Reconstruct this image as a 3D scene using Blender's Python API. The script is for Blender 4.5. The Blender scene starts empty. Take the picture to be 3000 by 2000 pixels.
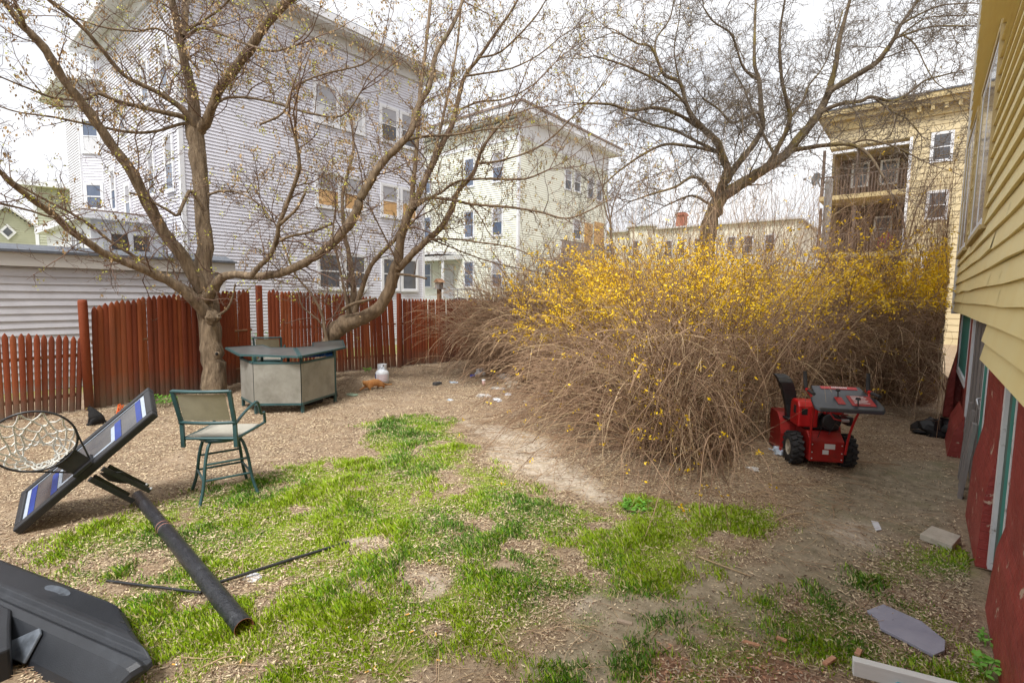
import bpy, math, random
import numpy as np
random.seed(7); rng = np.random.default_rng(11)
C = bpy.context.scene.collection
S = bpy.context.scene
# ------------------------------------------------------------ camera
F, CH, YAW, PITCH, ROLL = 1475.0, 2.15, math.radians(39.2), math.radians(5.27), 0.012
_f = np.array([-math.sin(YAW)*math.cos(PITCH), math.cos(YAW)*math.cos(PITCH), -math.sin(PITCH)])
_r0 = np.array([math.cos(YAW), math.sin(YAW), 0.0]); _u0 = np.cross(_r0, _f)
_r = math.cos(ROLL)*_r0 + math.sin(ROLL)*_u0
_u = -math.sin(ROLL)*_r0 + math.cos(ROLL)*_u0
CAM = np.array([0, 0, CH])
cd = bpy.data.cameras.new('camera'); co = bpy.data.objects.new('camera', cd); C.objects.link(co)
from mathutils import Matrix, Vector
co.matrix_world = Matrix(((_r[0], _u[0], -_f[0], 0), (_r[1], _u[1], -_f[1], 0), (_r[2], _u[2], -_f[2], CH), (0, 0, 0, 1)))
cd.sensor_width = 36; cd.lens = F/3000*36; cd.clip_start = 0.05; cd.clip_end = 2000
S.camera = co
# ------------------------------------------------------------ sky, sun, exposure
SUN_EL, SUN_AZ = math.radians(58), math.radians(160)      # azimuth: direction the sun stands in, from +Y clockwise
w = bpy.data.worlds.new("World"); S.world = w; w.use_nodes = True
nt = w.node_tree; nt.nodes.clear()
o_ = nt.nodes.new('ShaderNodeOutputWorld'); bg = nt.nodes.new('ShaderNodeBackground')
sk = nt.nodes.new('ShaderNodeTexSky'); sk.sky_type = 'NISHITA'; sk.sun_disc = False
sk.sun_elevation = SUN_EL; sk.sun_rotation = SUN_AZ; sk.dust_density = 4.0; sk.air_density = 1.0
hs = nt.nodes.new('ShaderNodeHueSaturation'); hs.inputs['Saturation'].default_value = 0.16; hs.inputs['Value'].default_value = 1.5
mx = nt.nodes.new('ShaderNodeMix'); mx.data_type = 'RGBA'; mx.inputs[0].default_value = 0.8
# white cloud deck with faint tonal variation mixed over the clear sky
wt = nt.nodes.new('ShaderNodeTexCoord'); wm = nt.nodes.new('ShaderNodeMapping'); wm.inputs['Scale'].default_value = (1, 1, 2.6); wn = nt.nodes.new('ShaderNodeTexNoise'); wn.inputs['Scale'].default_value = 2.2; wn.inputs['Detail'].default_value = 5; wn.inputs['Roughness'].default_value = .5
wr = nt.nodes.new('ShaderNodeMapRange'); wr.inputs[1].default_value = .35; wr.inputs[2].default_value = .65
wc = nt.nodes.new('ShaderNodeMix'); wc.data_type = 'RGBA'; wc.inputs[6].default_value = (6.6, 6.8, 7.3, 1); wc.inputs[7].default_value = (10.8, 10.8, 10.9, 1)
nt.links.new(wt.outputs['Generated'], wm.inputs[0]); nt.links.new(wm.outputs[0], wn.inputs['Vector']); nt.links.new(wn.outputs['Fac'], wr.inputs[0]); nt.links.new(wr.outputs[0], wc.inputs[0]); nt.links.new(wc.outputs[2], mx.inputs[7])
nt.links.new(sk.outputs[0], hs.inputs['Color']); nt.links.new(hs.outputs[0], mx.inputs[6])
nt.links.new(mx.outputs[2], bg.inputs[0]); bg.inputs[1].default_value = 0.09
nt.links.new(bg.outputs[0], o_.inputs[0])
sl = bpy.data.lights.new('sun', 'SUN'); sl.energy = 2.7; sl.angle = math.radians(16); sl.color = (1, .975, .94)
so = bpy.data.objects.new('sun', sl); C.objects.link(so)
sd = Vector((math.sin(SUN_AZ)*math.cos(SUN_EL), math.cos(SUN_AZ)*math.cos(SUN_EL), math.sin(SUN_EL)))
so.rotation_euler = sd.to_track_quat('Z', 'Y').to_euler(); so.location = (0, 0, 20)
S.view_settings.view_transform = 'Standard'; S.view_settings.look = 'None'
S.view_settings.exposure = 0.70; S.view_settings.gamma = 1.0
try:
    S.cycles.max_bounces = 5; S.cycles.diffuse_bounces = 3; S.cycles.transparent_max_bounces = 6
except Exception: pass

# ------------------------------------------------------------ from photo pixels (3000x2000) to points of the yard
def ray(x, y): return _f*F + _r*(x-1500) - _u*(y-1000)
def G(x, y, z=0.0):
    d = ray(x, y); return CAM + d*((z-CH)/d[2])
def onX(x, y, X):
    d = ray(x, y); return CAM + d*(X/d[0])
def onY(x, y, Y):
    d = ray(x, y); return CAM + d*(Y/d[1])
def D(x, y, dep): return CAM + ray(x, y)*(dep/F)
def V3(*a): return np.array(a, float)
def nrm(v):
    v = np.asarray(v, float); return v/(np.linalg.norm(v)+1e-9)

# ------------------------------------------------------------ value noise in the ground plane
_NT = rng.random((256, 256))
def vn(x, y, s):
    x = np.asarray(x)*s+100.3; y = np.asarray(y)*s+57.7
    xi = np.floor(x).astype(int); yi = np.floor(y).astype(int); fx = x-xi; fy = y-yi
    fx = fx*fx*(3-2*fx); fy = fy*fy*(3-2*fy)
    g = lambda a, b: _NT[a & 255, b & 255]
    return (g(xi, yi)*(1-fx)+g(xi+1, yi)*fx)*(1-fy)+(g(xi, yi+1)*(1-fx)+g(xi+1, yi+1)*fx)*fy
def fbm(x, y, s): return (vn(x, y, s)+.5*vn(x, y, s*2.1)+.25*vn(x, y, s*4.3))/1.75
def sst(t): t = np.clip(t, 0, 1); return t*t*(3-2*t)
def gh(x, y):
    x = np.asarray(x, float); y = np.asarray(y, float)
    near = sst((18-np.hypot(x+5, y-6))/8)
    return .13*sst((-9.3-x)/2.0)*sst((y-2.5)/4)*near + near*(fbm(x, y, 1.3)-.5)*.07 + near*(vn(x, y, 7)-.5)*.012
def gz(x, y): return float(gh(x, y))

# ------------------------------------------------------------ mesh helpers
class MB:
    def __init__(s): s.v = []; s.f = []; s.m = []; s.sm = []
    def add(s, V, Fc, m=0, smooth=False):
        o = len(s.v); s.v += [tuple(map(float, p)) for p in V]
        for q in Fc: s.f.append(tuple(i+o for i in q)); s.m.append(m); s.sm.append(smooth)
        return s
    def ob(s, o, ax, a, b, c, m=0):      # box in a frame: origin o, axes ax, ranges a, b, c
        o = np.asarray(o, float); U, V, W = [np.asarray(k, float) for k in ax]
        P = [o+U*i+V*j+W*k for k in c for j in b for i in a]
        return s.add(P, [(0, 2, 3, 1), (4, 5, 7, 6), (0, 1, 5, 4), (2, 6, 7, 3), (0, 4, 6, 2), (1, 3, 7, 5)], m)
    def box(s, x, y, z, m=0): return s.ob((0, 0, 0), ((1, 0, 0), (0, 1, 0), (0, 0, 1)), x, y, z, m)
    def beam(s, a, b, w, h, up=(0, 0, 1), m=0):
        a = np.asarray(a, float); b = np.asarray(b, float); d = b-a; L = np.linalg.norm(d); d = d/L
        u = np.asarray(up, float); r = np.cross(d, u)
        if np.linalg.norm(r) < 1e-4: r = np.cross(d, (1, 0, 0))
        r = nrm(r); u = np.cross(r, d)
        return s.ob(a, (r, u, d), (-w/2, w/2), (-h/2, h/2), (0, L), m)
    def tube(s, P, R, n=8, m=0, cap=True, closed=False, smooth=True):
        P = [np.asarray(p, float) for p in P]; k = len(P)
        if np.isscalar(R): R = [R]*k
        if closed: T = [nrm(P[(i+1) % k]-P[i-1]) for i in range(k)]
        else: T = [nrm(P[min(i+1, k-1)]-P[max(i-1, 0)]) for i in range(k)]
        ref = np.array([.31, .2, .93]) if abs(T[0] @ np.array([.31, .2, .93])) < .85 else np.array([.9, -.3, .1])
        V = []
        u = nrm(np.cross(T[0], ref))
        for i in range(k):
            u = nrm(u-T[i]*(u @ T[i])); v = np.cross(T[i], u)
            for j in range(n):
                a = 2*math.pi*j/n; V.append(P[i]+R[i]*(math.cos(a)*u+math.sin(a)*v))
        Fc = []
        for i in range(k if closed else k-1):
            i2 = (i+1) % k
            for j in range(n): Fc.append((i*n+j, i*n+(j+1) % n, i2*n+(j+1) % n, i2*n+j))
        s.add(V, Fc, m, smooth)
        if cap and not closed:
            s.add(V[:n][::-1], [tuple(range(n))], m); s.add(V[-n:], [tuple(range(n))], m)
        return s
    def lathe(s, c, prof, n=24, m=0, ax=(0, 0, 1), smooth=True):
        ax = nrm(ax); u = nrm(np.cross(ax, (0.3, .9, .1))); v = np.cross(ax, u); c = np.asarray(c, float)
        V = [c+ax*h+r*(math.cos(2*math.pi*j/n)*u+math.sin(2*math.pi*j/n)*v) for r, h in prof for j in range(n)]
        Fc = [(i*n+j, i*n+(j+1) % n, (i+1)*n+(j+1) % n, (i+1)*n+j) for i in range(len(prof)-1) for j in range(n)]
        return s.add(V, Fc, m, smooth)
    def prism(s, P, d, m=0):              # polygon P extruded by vector d
        P = [np.asarray(p, float) for p in P]; d = np.asarray(d, float); n = len(P)
        return s.add(P+[p+d for p in P], [tuple(range(n))[::-1], tuple(range(n, 2*n))]+[(i, (i+1) % n, n+(i+1) % n, n+i) for i in range(n)], m)
    def quad(s, a, b, c, d, m=0): return s.add([a, b, c, d], [(0, 1, 2, 3)], m)
    def blob(s, c, r, k=.25, n=12, m=0, seed=0):  # crumpled lump
        rr = np.random.default_rng(seed); V = []; Fc = []
        c = np.asarray(c, float); r = np.asarray(r, float)*np.ones(3)
        st = n//2
        for i in range(st+1):
            th = math.pi*i/st
            for j in range(n):
                ph = 2*math.pi*j/n; q = 1+k*(rr.random()-.5)*2
                V.append(c+r*q*np.array([math.sin(th)*math.cos(ph), math.sin(th)*math.sin(ph), math.cos(th)]))
        for i in range(st):
            for j in range(n): Fc.append((i*n+j, (i+1)*n+j, (i+1)*n+(j+1) % n, i*n+(j+1) % n))
        return s.add(V, Fc, m)
    def build(s, name, mats, parent=None, bevel=0, **tags):
        me = bpy.data.meshes.new(name)
        o = np.array([0, 0, 0.])
        base = parent
        if parent is not None: o = np.array(parent_world(parent))
        elif s.v and tags.get('kind') is None:
            A = np.array(s.v); o = np.array([A[:, 0].mean(), A[:, 1].mean(), A[:, 2].min()])
        me.from_pydata([tuple(np.array(p)-o) for p in s.v], [], s.f)
        if not isinstance(mats, (list, tuple)): mats = [mats]
        for m in mats: me.materials.append(m)
        me.polygons.foreach_set('material_index', s.m); me.polygons.foreach_set('use_smooth', s.sm); me.update()
        ob = bpy.data.objects.new(name, me); C.objects.link(ob)
        if parent is not None: ob.parent = parent
        else: ob.location = o
        if bevel:
            b = ob.modifiers.new('bevel', 'BEVEL'); b.width = bevel; b.segments = 2; b.limit_method = 'ANGLE'; b.angle_limit = math.radians(40)
        for k, v in tags.items(): ob['category' if k == 'cat' else k] = v
        return ob
def parent_world(o):
    p = np.array(o.location[:])
    while o.parent is not None: o = o.parent; p = p+np.array(o.location[:])
    return p
def thing(name, label, cat, loc, group=None):
    o = bpy.data.objects.new(name, None); C.objects.link(o); o.location = tuple(map(float, loc)); o.empty_display_size = .2
    o['label'] = label; o['category'] = cat
    if group: o['group'] = group
    return o
class NP:                                 # many tubes and leaves quickly
    def __init__(s): s.V = []; s.F4 = []; s.M = []; s.n = 0
    def raw(s, V, Fq, m=0):
        s.V.append(V); s.F4.append(Fq+s.n); s.M.append(np.full(len(Fq), m)); s.n += len(V)
    def tube(s, P, R, n=4, m=0):
        P = np.asarray(P, float); k = len(P); R = np.asarray(R, float)*np.ones(k)
        T = np.empty_like(P); T[1:-1] = P[2:]-P[:-2]; T[0] = P[1]-P[0]; T[-1] = P[-1]-P[-2]
        T /= np.linalg.norm(T, axis=1, keepdims=True)+1e-9
        ref = np.array([.31, .2, .93]) if abs(T[0, 2]) < .8 else np.array([.95, -.3, .05])
        u = np.cross(T, ref); u /= np.linalg.norm(u, axis=1, keepdims=True)+1e-9; v = np.cross(T, u)
        a = np.arange(n)*2*math.pi/n
        V = P[:, None]+R[:, None, None]*(np.cos(a)[None, :, None]*u[:, None]+np.sin(a)[None, :, None]*v[:, None])
        i = np.arange(k-1)[:, None]; j = np.arange(n)[None, :]; j2 = (j+1) % n
        Fq = np.stack([i*n+j, i*n+j2, (i+1)*n+j2, (i+1)*n+j], -1).reshape(-1, 4)
        s.raw(V.reshape(-1, 3), Fq, m)
    def build(s, name, mats, parent=None, smooth=True, **tags):
        V = np.concatenate(s.V); Fq = np.concatenate(s.F4); M = np.concatenate(s.M)
        return npmesh(name, V, Fq, M, mats, parent, smooth, **tags)
def npmesh(name, V, Fq, M, mats, parent=None, smooth=True, **tags):
    me = bpy.data.meshes.new(name); nf, k = Fq.shape
    if parent is not None: V = V-parent_world(parent)
    me.vertices.add(len(V)); me.vertices.foreach_set('co', V.astype(np.float32).ravel())
    me.loops.add(nf*k); me.loops.foreach_set('vertex_index', Fq.astype(np.int32).ravel())
    me.polygons.add(nf); me.polygons.foreach_set('loop_start', np.arange(0, nf*k, k, dtype=np.int32))
    me.polygons.foreach_set('loop_total', np.full(nf, k, np.int32))
    if not isinstance(mats, (list, tuple)): mats = [mats]
    for m in mats: me.materials.append(m)
    me.polygons.foreach_set('material_index', np.asarray(M, np.int32))
    me.polygons.foreach_set('use_smooth', np.full(nf, smooth)); me.update(calc_edges=True); me.validate()
    ob = bpy.data.objects.new(name, me); C.objects.link(ob)
    if parent is not None: ob.parent = parent
    for kk, v in tags.items(): ob['category' if kk == 'cat' else kk] = v
    return ob

# ------------------------------------------------------------ materials
def mat(name, col, rough=.7, col2=None, scale=8, detail=6, bump=0, bscale=None, metal=0, stretch=(1, 1, 1), spec=None, contrast=(.35, .65), stain=None, stain_scale=1.5, stain_amt=(.55, .75), trans=0, alpha=1, sub=0):
    m = bpy.data.materials.new(name); m.use_nodes = True; n = m.node_tree; b = n.nodes['Principled BSDF']
    b.inputs['Roughness'].default_value = rough; b.inputs['Metallic'].default_value = metal
    if spec is not None: b.inputs['Specular IOR Level'].default_value = spec
    if trans: b.inputs['Transmission Weight'].default_value = trans
    if alpha < 1: b.inputs['Alpha'].default_value = alpha
    tc = n.nodes.new('ShaderNodeTexCoord'); mp = n.nodes.new('ShaderNodeMapping'); mp.inputs['Scale'].default_value = stretch
    n.links.new(tc.outputs['Object'], mp.inputs[0])
    out = None
    if col2 is not None:
        nz = n.nodes.new('ShaderNodeTexNoise'); nz.inputs['Scale'].default_value = scale; nz.inputs['Detail'].default_value = detail; nz.inputs['Roughness'].default_value = .65
        n.links.new(mp.outputs[0], nz.inputs['Vector'])
        r = n.nodes.new('ShaderNodeMapRange'); r.inputs[1].default_value = contrast[0]; r.inputs[2].default_value = contrast[1]
        n.links.new(nz.outputs['Fac'], r.inputs[0])
        mi = n.nodes.new('ShaderNodeMix'); mi.data_type = 'RGBA'; mi.inputs[6].default_value = (*col, 1); mi.inputs[7].default_value = (*col2, 1)
        n.links.new(r.outputs[0], mi.inputs[0]); out = mi.outputs[2]
    if stain is not None:
        nz2 = n.nodes.new('ShaderNodeTexNoise'); nz2.inputs['Scale'].default_value = stain_scale; nz2.inputs['Detail'].default_value = 10; nz2.inputs['Roughness'].default_value = .7
        n.links.new(mp.outputs[0], nz2.inputs['Vector'])
        r2 = n.nodes.new('ShaderNodeMapRange'); r2.inputs[1].default_value = stain_amt[0]; r2.inputs[2].default_value = stain_amt[1]
        n.links.new(nz2.outputs['Fac'], r2.inputs[0])
        m2 = n.nodes.new('ShaderNodeMix'); m2.data_type = 'RGBA'; m2.inputs[7].default_value = (*stain, 1)
        if out is not None: n.links.new(out, m2.inputs[6])
        else: m2.inputs[6].default_value = (*col, 1)
        n.links.new(r2.outputs[0], m2.inputs[0]); out = m2.outputs[2]
    if out is not None: n.links.new(out, b.inputs['Base Color'])
    else: b.inputs['Base Color'].default_value = (*col, 1)
    if bump:
        nb = n.nodes.new('ShaderNodeTexNoise'); nb.inputs['Scale'].default_value = bscale or scale*3; nb.inputs['Detail'].default_value = 6
        n.links.new(mp.outputs[0], nb.inputs['Vector'])
        bp = n.nodes.new('ShaderNodeBump'); bp.inputs['Strength'].default_value = bump; bp.inputs['Distance'].default_value = .02
        n.links.new(nb.outputs['Fac'], bp.inputs['Height']); n.links.new(bp.outputs[0], b.inputs['Normal'])
    return m
def wave_bump(m, scale, axis='X', strength=.5, dist=.004, tint=None):
    n = m.node_tree; b = n.nodes['Principled BSDF']; tc = n.nodes.new('ShaderNodeTexCoord'); wv = n.nodes.new('ShaderNodeTexWave')
    wv.bands_direction = axis; wv.inputs['Scale'].default_value = scale; n.links.new(tc.outputs['Object'], wv.inputs[0])
    bp = n.nodes.new('ShaderNodeBump'); bp.inputs['Strength'].default_value = strength; bp.inputs['Distance'].default_value = dist
    n.links.new(wv.outputs['Fac'], bp.inputs['Height']); n.links.new(bp.outputs[0], b.inputs['Normal']); return m
M = {}
M['bark'] = mat('bark', (.095, .064, .038), .95, (.29, .215, .14), 16, 9, 1.0, 62, stretch=(1, 1, .18), stain=(.12, .13, .06), stain_scale=1.2, stain_amt=(.6, .8))
M['bark_smooth'] = mat('bark_smooth', (.12, .08, .048), .9, (.27, .195, .125), 13, 8, .8, 34, stretch=(1, 1, .3))
M['bark_moss'] = mat('bark_moss', (.08, .055, .035), .95, (.18, .135, .085), 5, 8, .8, 20, stain=(.20, .15, .03), stain_scale=1.3, stain_amt=(.5, .65))
M['twig'] = mat('twig', (.13, .075, .055), .85, (.2, .13, .09), 3)
M['twig_gray'] = mat('twig_gray', (.12, .095, .075), .85, (.2, .16, .12), 3)
M['bud'] = mat('bud', (.42, .40, .04), .7, (.55, .55, .10), 4)
M['seed'] = mat('seed', (.34, .22, .10), .8, (.46, .33, .18), 4)
M['seed_olive'] = mat('seed_olive', (.24, .17, .06), .8, (.34, .27, .08), 4)
M['cane'] = mat('cane', (.34, .215, .13), .8, (.52, .355, .23), 2.5)
M['cane_dark'] = mat('cane_dark', (.18, .105, .062), .85, (.29, .18, .11), 2.5)
M['cane_tan'] = mat('cane_tan', (.50, .36, .21), .8, (.62, .46, .29), 2.5)
M['flower'] = mat('flower', (.78, .47, .001), .6, (.86, .60, .003), 6)
M['vinyl_white'] = mat('vinyl_white', (.64, .64, .71), .55, (.69, .69, .76), 1.2, stain=(.50, .49, .51), stain_scale=.7, stain_amt=(.5, .8), stretch=(1, 1, .4))
M['trim_white'] = mat('trim_white', (.76, .77, .80), .5, (.70, .71, .74), 3)
M['soffit'] = mat('soffit', (.55, .55, .55), .7, (.62, .62, .62), 3)
M['vinyl_garage'] = mat('vinyl_garage', (.50, .50, .54), .55, (.56, .56, .60), 2, stain=(.44, .43, .45), stain_scale=1.2, stain_amt=(.5, .8))
M['fascia_dirty'] = mat('fascia_dirty', (.55, .53, .50), .7, (.48, .46, .43), 2, stretch=(1, .3, 3))
M['tar'] = mat('tar_roof', (.09, .10, .12), .9, (.14, .15, .17), 8, bump=.3)
M['vinyl_green'] = mat('vinyl_green', (.76, .77, .67), .6, (.80, .81, .72), 1.2)
M['vinyl_taupe'] = mat('vinyl_taupe', (.30, .25, .23), .7, (.35, .30, .27), 3)
M['vinyl_paleyellow'] = mat('vinyl_paleyellow', (.52, .42, .24), .6, (.58, .48, .29), 1.0)
M['wood_trim_yellow'] = mat('wood_trim_yellow', (.52, .41, .20), .7, (.45, .35, .18), 3)
M['siding_yellow'] = mat('siding_yellow', (.78, .64, .30), .5, (.82, .70, .36), 2.0, bump=.12, bscale=160, stain=(.68, .60, .34), stain_scale=1.0, stain_amt=(.5, .85))
M['olive'] = mat('siding_olive', (.38, .39, .29), .6, (.43, .44, .33), 1.5)
M['pale'] = mat('stucco_pale', (.72, .68, .55), .8, (.78, .75, .62), 1.0)
M['glass'] = mat('window_glass', (.05, .055, .065), .06, (.10, .10, .11), 2.0, spec=.7)
M['glass_blue'] = mat('window_glass_blue', (.07, .10, .16), .08, (.12, .15, .22), 2.0, spec=.7)
M['shade'] = mat('window_shade', (.30, .30, .33), .6, (.36, .36, .39), 3)
M['curtain'] = mat('curtain', (.62, .63, .66), .8, (.52, .53, .56), 5, stretch=(6, 6, .4))
M['ply'] = mat('plywood', (.50, .30, .13), .8, (.60, .38, .18), 4, stretch=(1, 1, .3))
M['brick_red'] = mat('painted_brick', (.24, .028, .022), .5, (.33, .052, .042), 5, stain=(.50, .36, .27), stain_scale=6, stain_amt=(.615, .64))
def brickify(m, sc=9):
    n = m.node_tree; b = n.nodes['Principled BSDF']; tc = n.nodes.new('ShaderNodeTexCoord'); mp = n.nodes.new('ShaderNodeMapping'); mp.inputs['Rotation'].default_value = (0, math.radians(90), math.radians(90))
    sx_ = n.nodes.new('ShaderNodeSeparateXYZ'); cb = n.nodes.new('ShaderNodeCombineXYZ'); n.links.new(tc.outputs['Object'], sx_.inputs[0]); n.links.new(sx_.outputs['Y'], cb.inputs['X']); n.links.new(sx_.outputs['Z'], cb.inputs['Y'])
    br = n.nodes.new('ShaderNodeTexBrick'); br.inputs['Scale'].default_value = 1; br.inputs['Brick Width'].default_value = .21; br.inputs['Row Height'].default_value = .075; br.inputs['Mortar Size'].default_value = .006; br.inputs['Mortar Smooth'].default_value = .4
    n.links.new(cb.outputs[0], br.inputs['Vector']); nz = n.nodes.new('ShaderNodeTexNoise'); nz.inputs['Scale'].default_value = 22; nz.inputs['Detail'].default_value = 8; n.links.new(tc.outputs['Object'], nz.inputs['Vector'])
    ad = n.nodes.new('ShaderNodeMath'); ad.operation = 'MULTIPLY_ADD'; ad.inputs[1].default_value = -1.0; n.links.new(br.outputs['Fac'], ad.inputs[0]); n.links.new(nz.outputs['Fac'], ad.inputs[2])
    bp = n.nodes.new('ShaderNodeBump'); bp.inputs['Strength'].default_value = .8; bp.inputs['Distance'].default_value = .012; n.links.new(ad.outputs[0], bp.inputs['Height']); n.links.new(bp.outputs[0], b.inputs['Normal'])
M['chimney_brick'] = mat('chimney_brick', (.32, .10, .06), .9, (.40, .16, .10), 6)
M['fence_red'] = mat('fence_red', (.20, .037, .009), .75, (.25, .052, .013), 5, bump=.25, bscale=40, stretch=(1, 1, .25), stain=(.13, .035, .016), stain_scale=2.5, stain_amt=(.5, .75))
M['teal'] = mat('teal_paint', (.03, .21, .18), .6, (.05, .27, .23), 6, stain=(.03, .06, .05), stain_scale=3)
M['graywood'] = mat('gray_wood', (.17, .15, .14), .9, (.27, .245, .23), 3, bump=.5, bscale=25, stretch=(4, 4, .25))
M['white_peel'] = mat('white_peeling', (.62, .63, .64), .6, (.7, .7, .7), 4, stain=(.22, .18, .15), stain_scale=9, stain_amt=(.58, .66))
M['screen'] = mat('insect_screen', (.07, .10, .09), .7, (.10, .15, .13), 9)
M['dark'] = mat('dark_gap', (.012, .012, .012), .9)
M['black_metal'] = mat('black_metal', (.012, .013, .016), .35, (.03, .03, .034), 6, spec=.6)
M['pole'] = mat('pole_black', (.012, .014, .018), .32, (.03, .032, .038), 25, bump=.5, bscale=70, stain=(.075, .08, .09), stain_scale=14, stain_amt=(.56, .72))
M['rust'] = mat('rust', (.24, .09, .045), .9, (.36, .16, .08), 14)
M['copper'] = mat('pink_band', (.45, .22, .17), .7); M['shingle'] = mat('shingle_brown', (.20, .15, .13), .9, (.28, .22, .19), 12)
M['plastic_black'] = mat('plastic_black', (.018, .019, .022), .5, (.03, .031, .034), 3)
M['base_plastic'] = mat('base_plastic', (.012, .014, .018), .42, (.020, .023, .029), 2, bump=.18, bscale=240, stain=(.04, .046, .056), stain_scale=2.5, stain_amt=(.6, .8))
M['base_pale'] = mat('pale_plastic', (.12, .14, .17), .6, (.04, .048, .06), 8)  # paler grey-blue tone for the oval recess and the ridge of the base
M['blue'] = mat('blue_print', (.012, .03, .19), .4, (.02, .05, .26), 5)
M['silver'] = mat('silver_print', (.30, .36, .44), .4, (.40, .45, .52), 9)
M['boardface'] = mat('clear_board', (.06, .06, .07), .2, (.11, .105, .10), 3, spec=.5)
M['net'] = mat('net_cord', (.70, .70, .64), .9, (.78, .78, .74), 20)
M['zinc'] = mat('zinc', (.6, .62, .65), .35, metal=.8)
M['green_metal'] = mat('green_metal', (.022, .065, .070), .42, (.035, .095, .10), 5, spec=.6)
M['sling'] = mat('sling_tan', (.33, .31, .26), .85, (.40, .38, .32), 6, bump=.3, bscale=150)
M['sling_back'] = mat('sling_back', (.28, .255, .18), .85, (.34, .31, .22), 6, bump=.3, bscale=150)
M['bar_panel'] = mat('bar_panel', (.31, .30, .255), .85, (.40, .385, .34), 2.2, stain=(.21, .20, .16), stain_scale=1.6, stain_amt=(.5, .75))
M['bar_top'] = mat('bar_top', (.075, .085, .085), .35, (.12, .125, .12), 5, stain=(.2, .12, .07), stain_scale=2.5, stain_amt=(.62, .8))
M['tarp_blue'] = mat('tarp_blue', (.01, .12, .55), .4, (.02, .17, .65), 5)
M['tank'] = mat('tank_paint', (.62, .65, .70), .45, (.68, .71, .75), 4)
M['red'] = mat('machine_red', (.42, .008, .010), .34, (.50, .012, .014), 4, spec=.6, stain=(.16, .05, .035), stain_scale=11, stain_amt=(.62, .75))
M['red_dark'] = mat('machine_red_worn', (.27, .008, .008), .45, (.36, .02, .015), 6, stain=(.12, .02, .015), stain_scale=5)
M['rubber'] = mat('rubber', (.018, .018, .02), .85, (.04, .038, .038), 8, bump=.3)
M['rim_tan'] = mat('rim_tan', (.50, .44, .34), .6, (.42, .36, .27), 6)
M['panel_gray'] = mat('panel_gray', (.018, .022, .03), .3, (.03, .035, .046), 3, spec=.7)
M['label_white'] = mat('label_white', (.66, .66, .66), .6)
M['cat_orange'] = mat('fur_orange', (.50, .22, .07), .95, (.62, .33, .13), 8, bump=.5, bscale=60)
M['cat_black'] = mat('fur_black', (.006, .006, .007), .9, (.014, .013, .013), 30, bump=.4, bscale=80)
M['eye'] = mat('eye', (.5, .5, .1), .2)
M['stone'] = mat('concrete_block', (.40, .36, .29), .95, (.50, .46, .38), 12, bump=.4, bscale=60)
M['slate'] = mat('slate', (.24, .24, .30), .7, (.31, .31, .37), 4, bump=.2)
M['wood_white'] = mat('white_wood', (.62, .63, .60), .7, (.72, .73, .70), 5, stretch=(.3, 3, 3), stain=(.4, .38, .33), stain_scale=4)
M['cloth_blue'] = mat('cloth_blue', (.10, .36, .46), .95, (.16, .44, .54), 20, bump=.6)
M['paper'] = mat('paper', (.68, .69, .72), .8, (.60, .61, .65), 12)
M['bag_clear'] = mat('plastic_bag', (.46, .44, .42), .4, (.58, .56, .53), 12)
M['bag_black'] = mat('bag_black', (.005, .005, .006), .5, spec=.4)
M['terracotta'] = mat('terracotta', (.52, .17, .05), .8, (.42, .13, .04), 10)
M['orange'] = mat('orange_plastic', (.85, .16, .03), .5)
M['leafgreen'] = mat('leafgreen', (.12, .33, .03), .6, (.18, .42, .05), 9)
M['cig'] = mat('cigarette_filter', (.75, .42, .08), .7); M['cigw'] = mat('cigarette_paper', (.75, .75, .72), .7)
M['brown_bag'] = mat('brown_paper', (.34, .20, .09), .9, (.42, .26, .12), 8)
M['pinkcup'] = mat('pink_cup', (.70, .45, .42), .6)
M['bluecan'] = mat('blue_can', (.02, .06, .5), .4)
M['packgreen'] = mat('green_wrapper', (.25, .38, .25), .6, (.35, .45, .34), 16)
M['clearbottle'] = mat('clear_bottle', (.45, .55, .66), .15, (.6, .68, .78), 10)
M['cinder'] = mat('cinder', (.05, .05, .052), .9, (.08, .08, .08), 14, bump=.4)
M['wood_brown'] = mat('brown_wood', (.20, .10, .05), .85, (.28, .15, .08), 8)
M['stick'] = mat('stick', (.40, .28, .16), .9, (.48, .35, .21), 8)
M['bench_gray'] = mat('pole_gray', (.35, .34, .33), .8, (.42, .41, .40), 6)
M['dish'] = mat('dish_gray', (.38, .42, .46), .5)
M['door_white'] = mat('door_white', (.55, .55, .58), .6, (.60, .60, .62), 4)
M['pink'] = mat('toy_pink', (.45, .09, .14), .6)

brickify(M['brick_red'])
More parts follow.
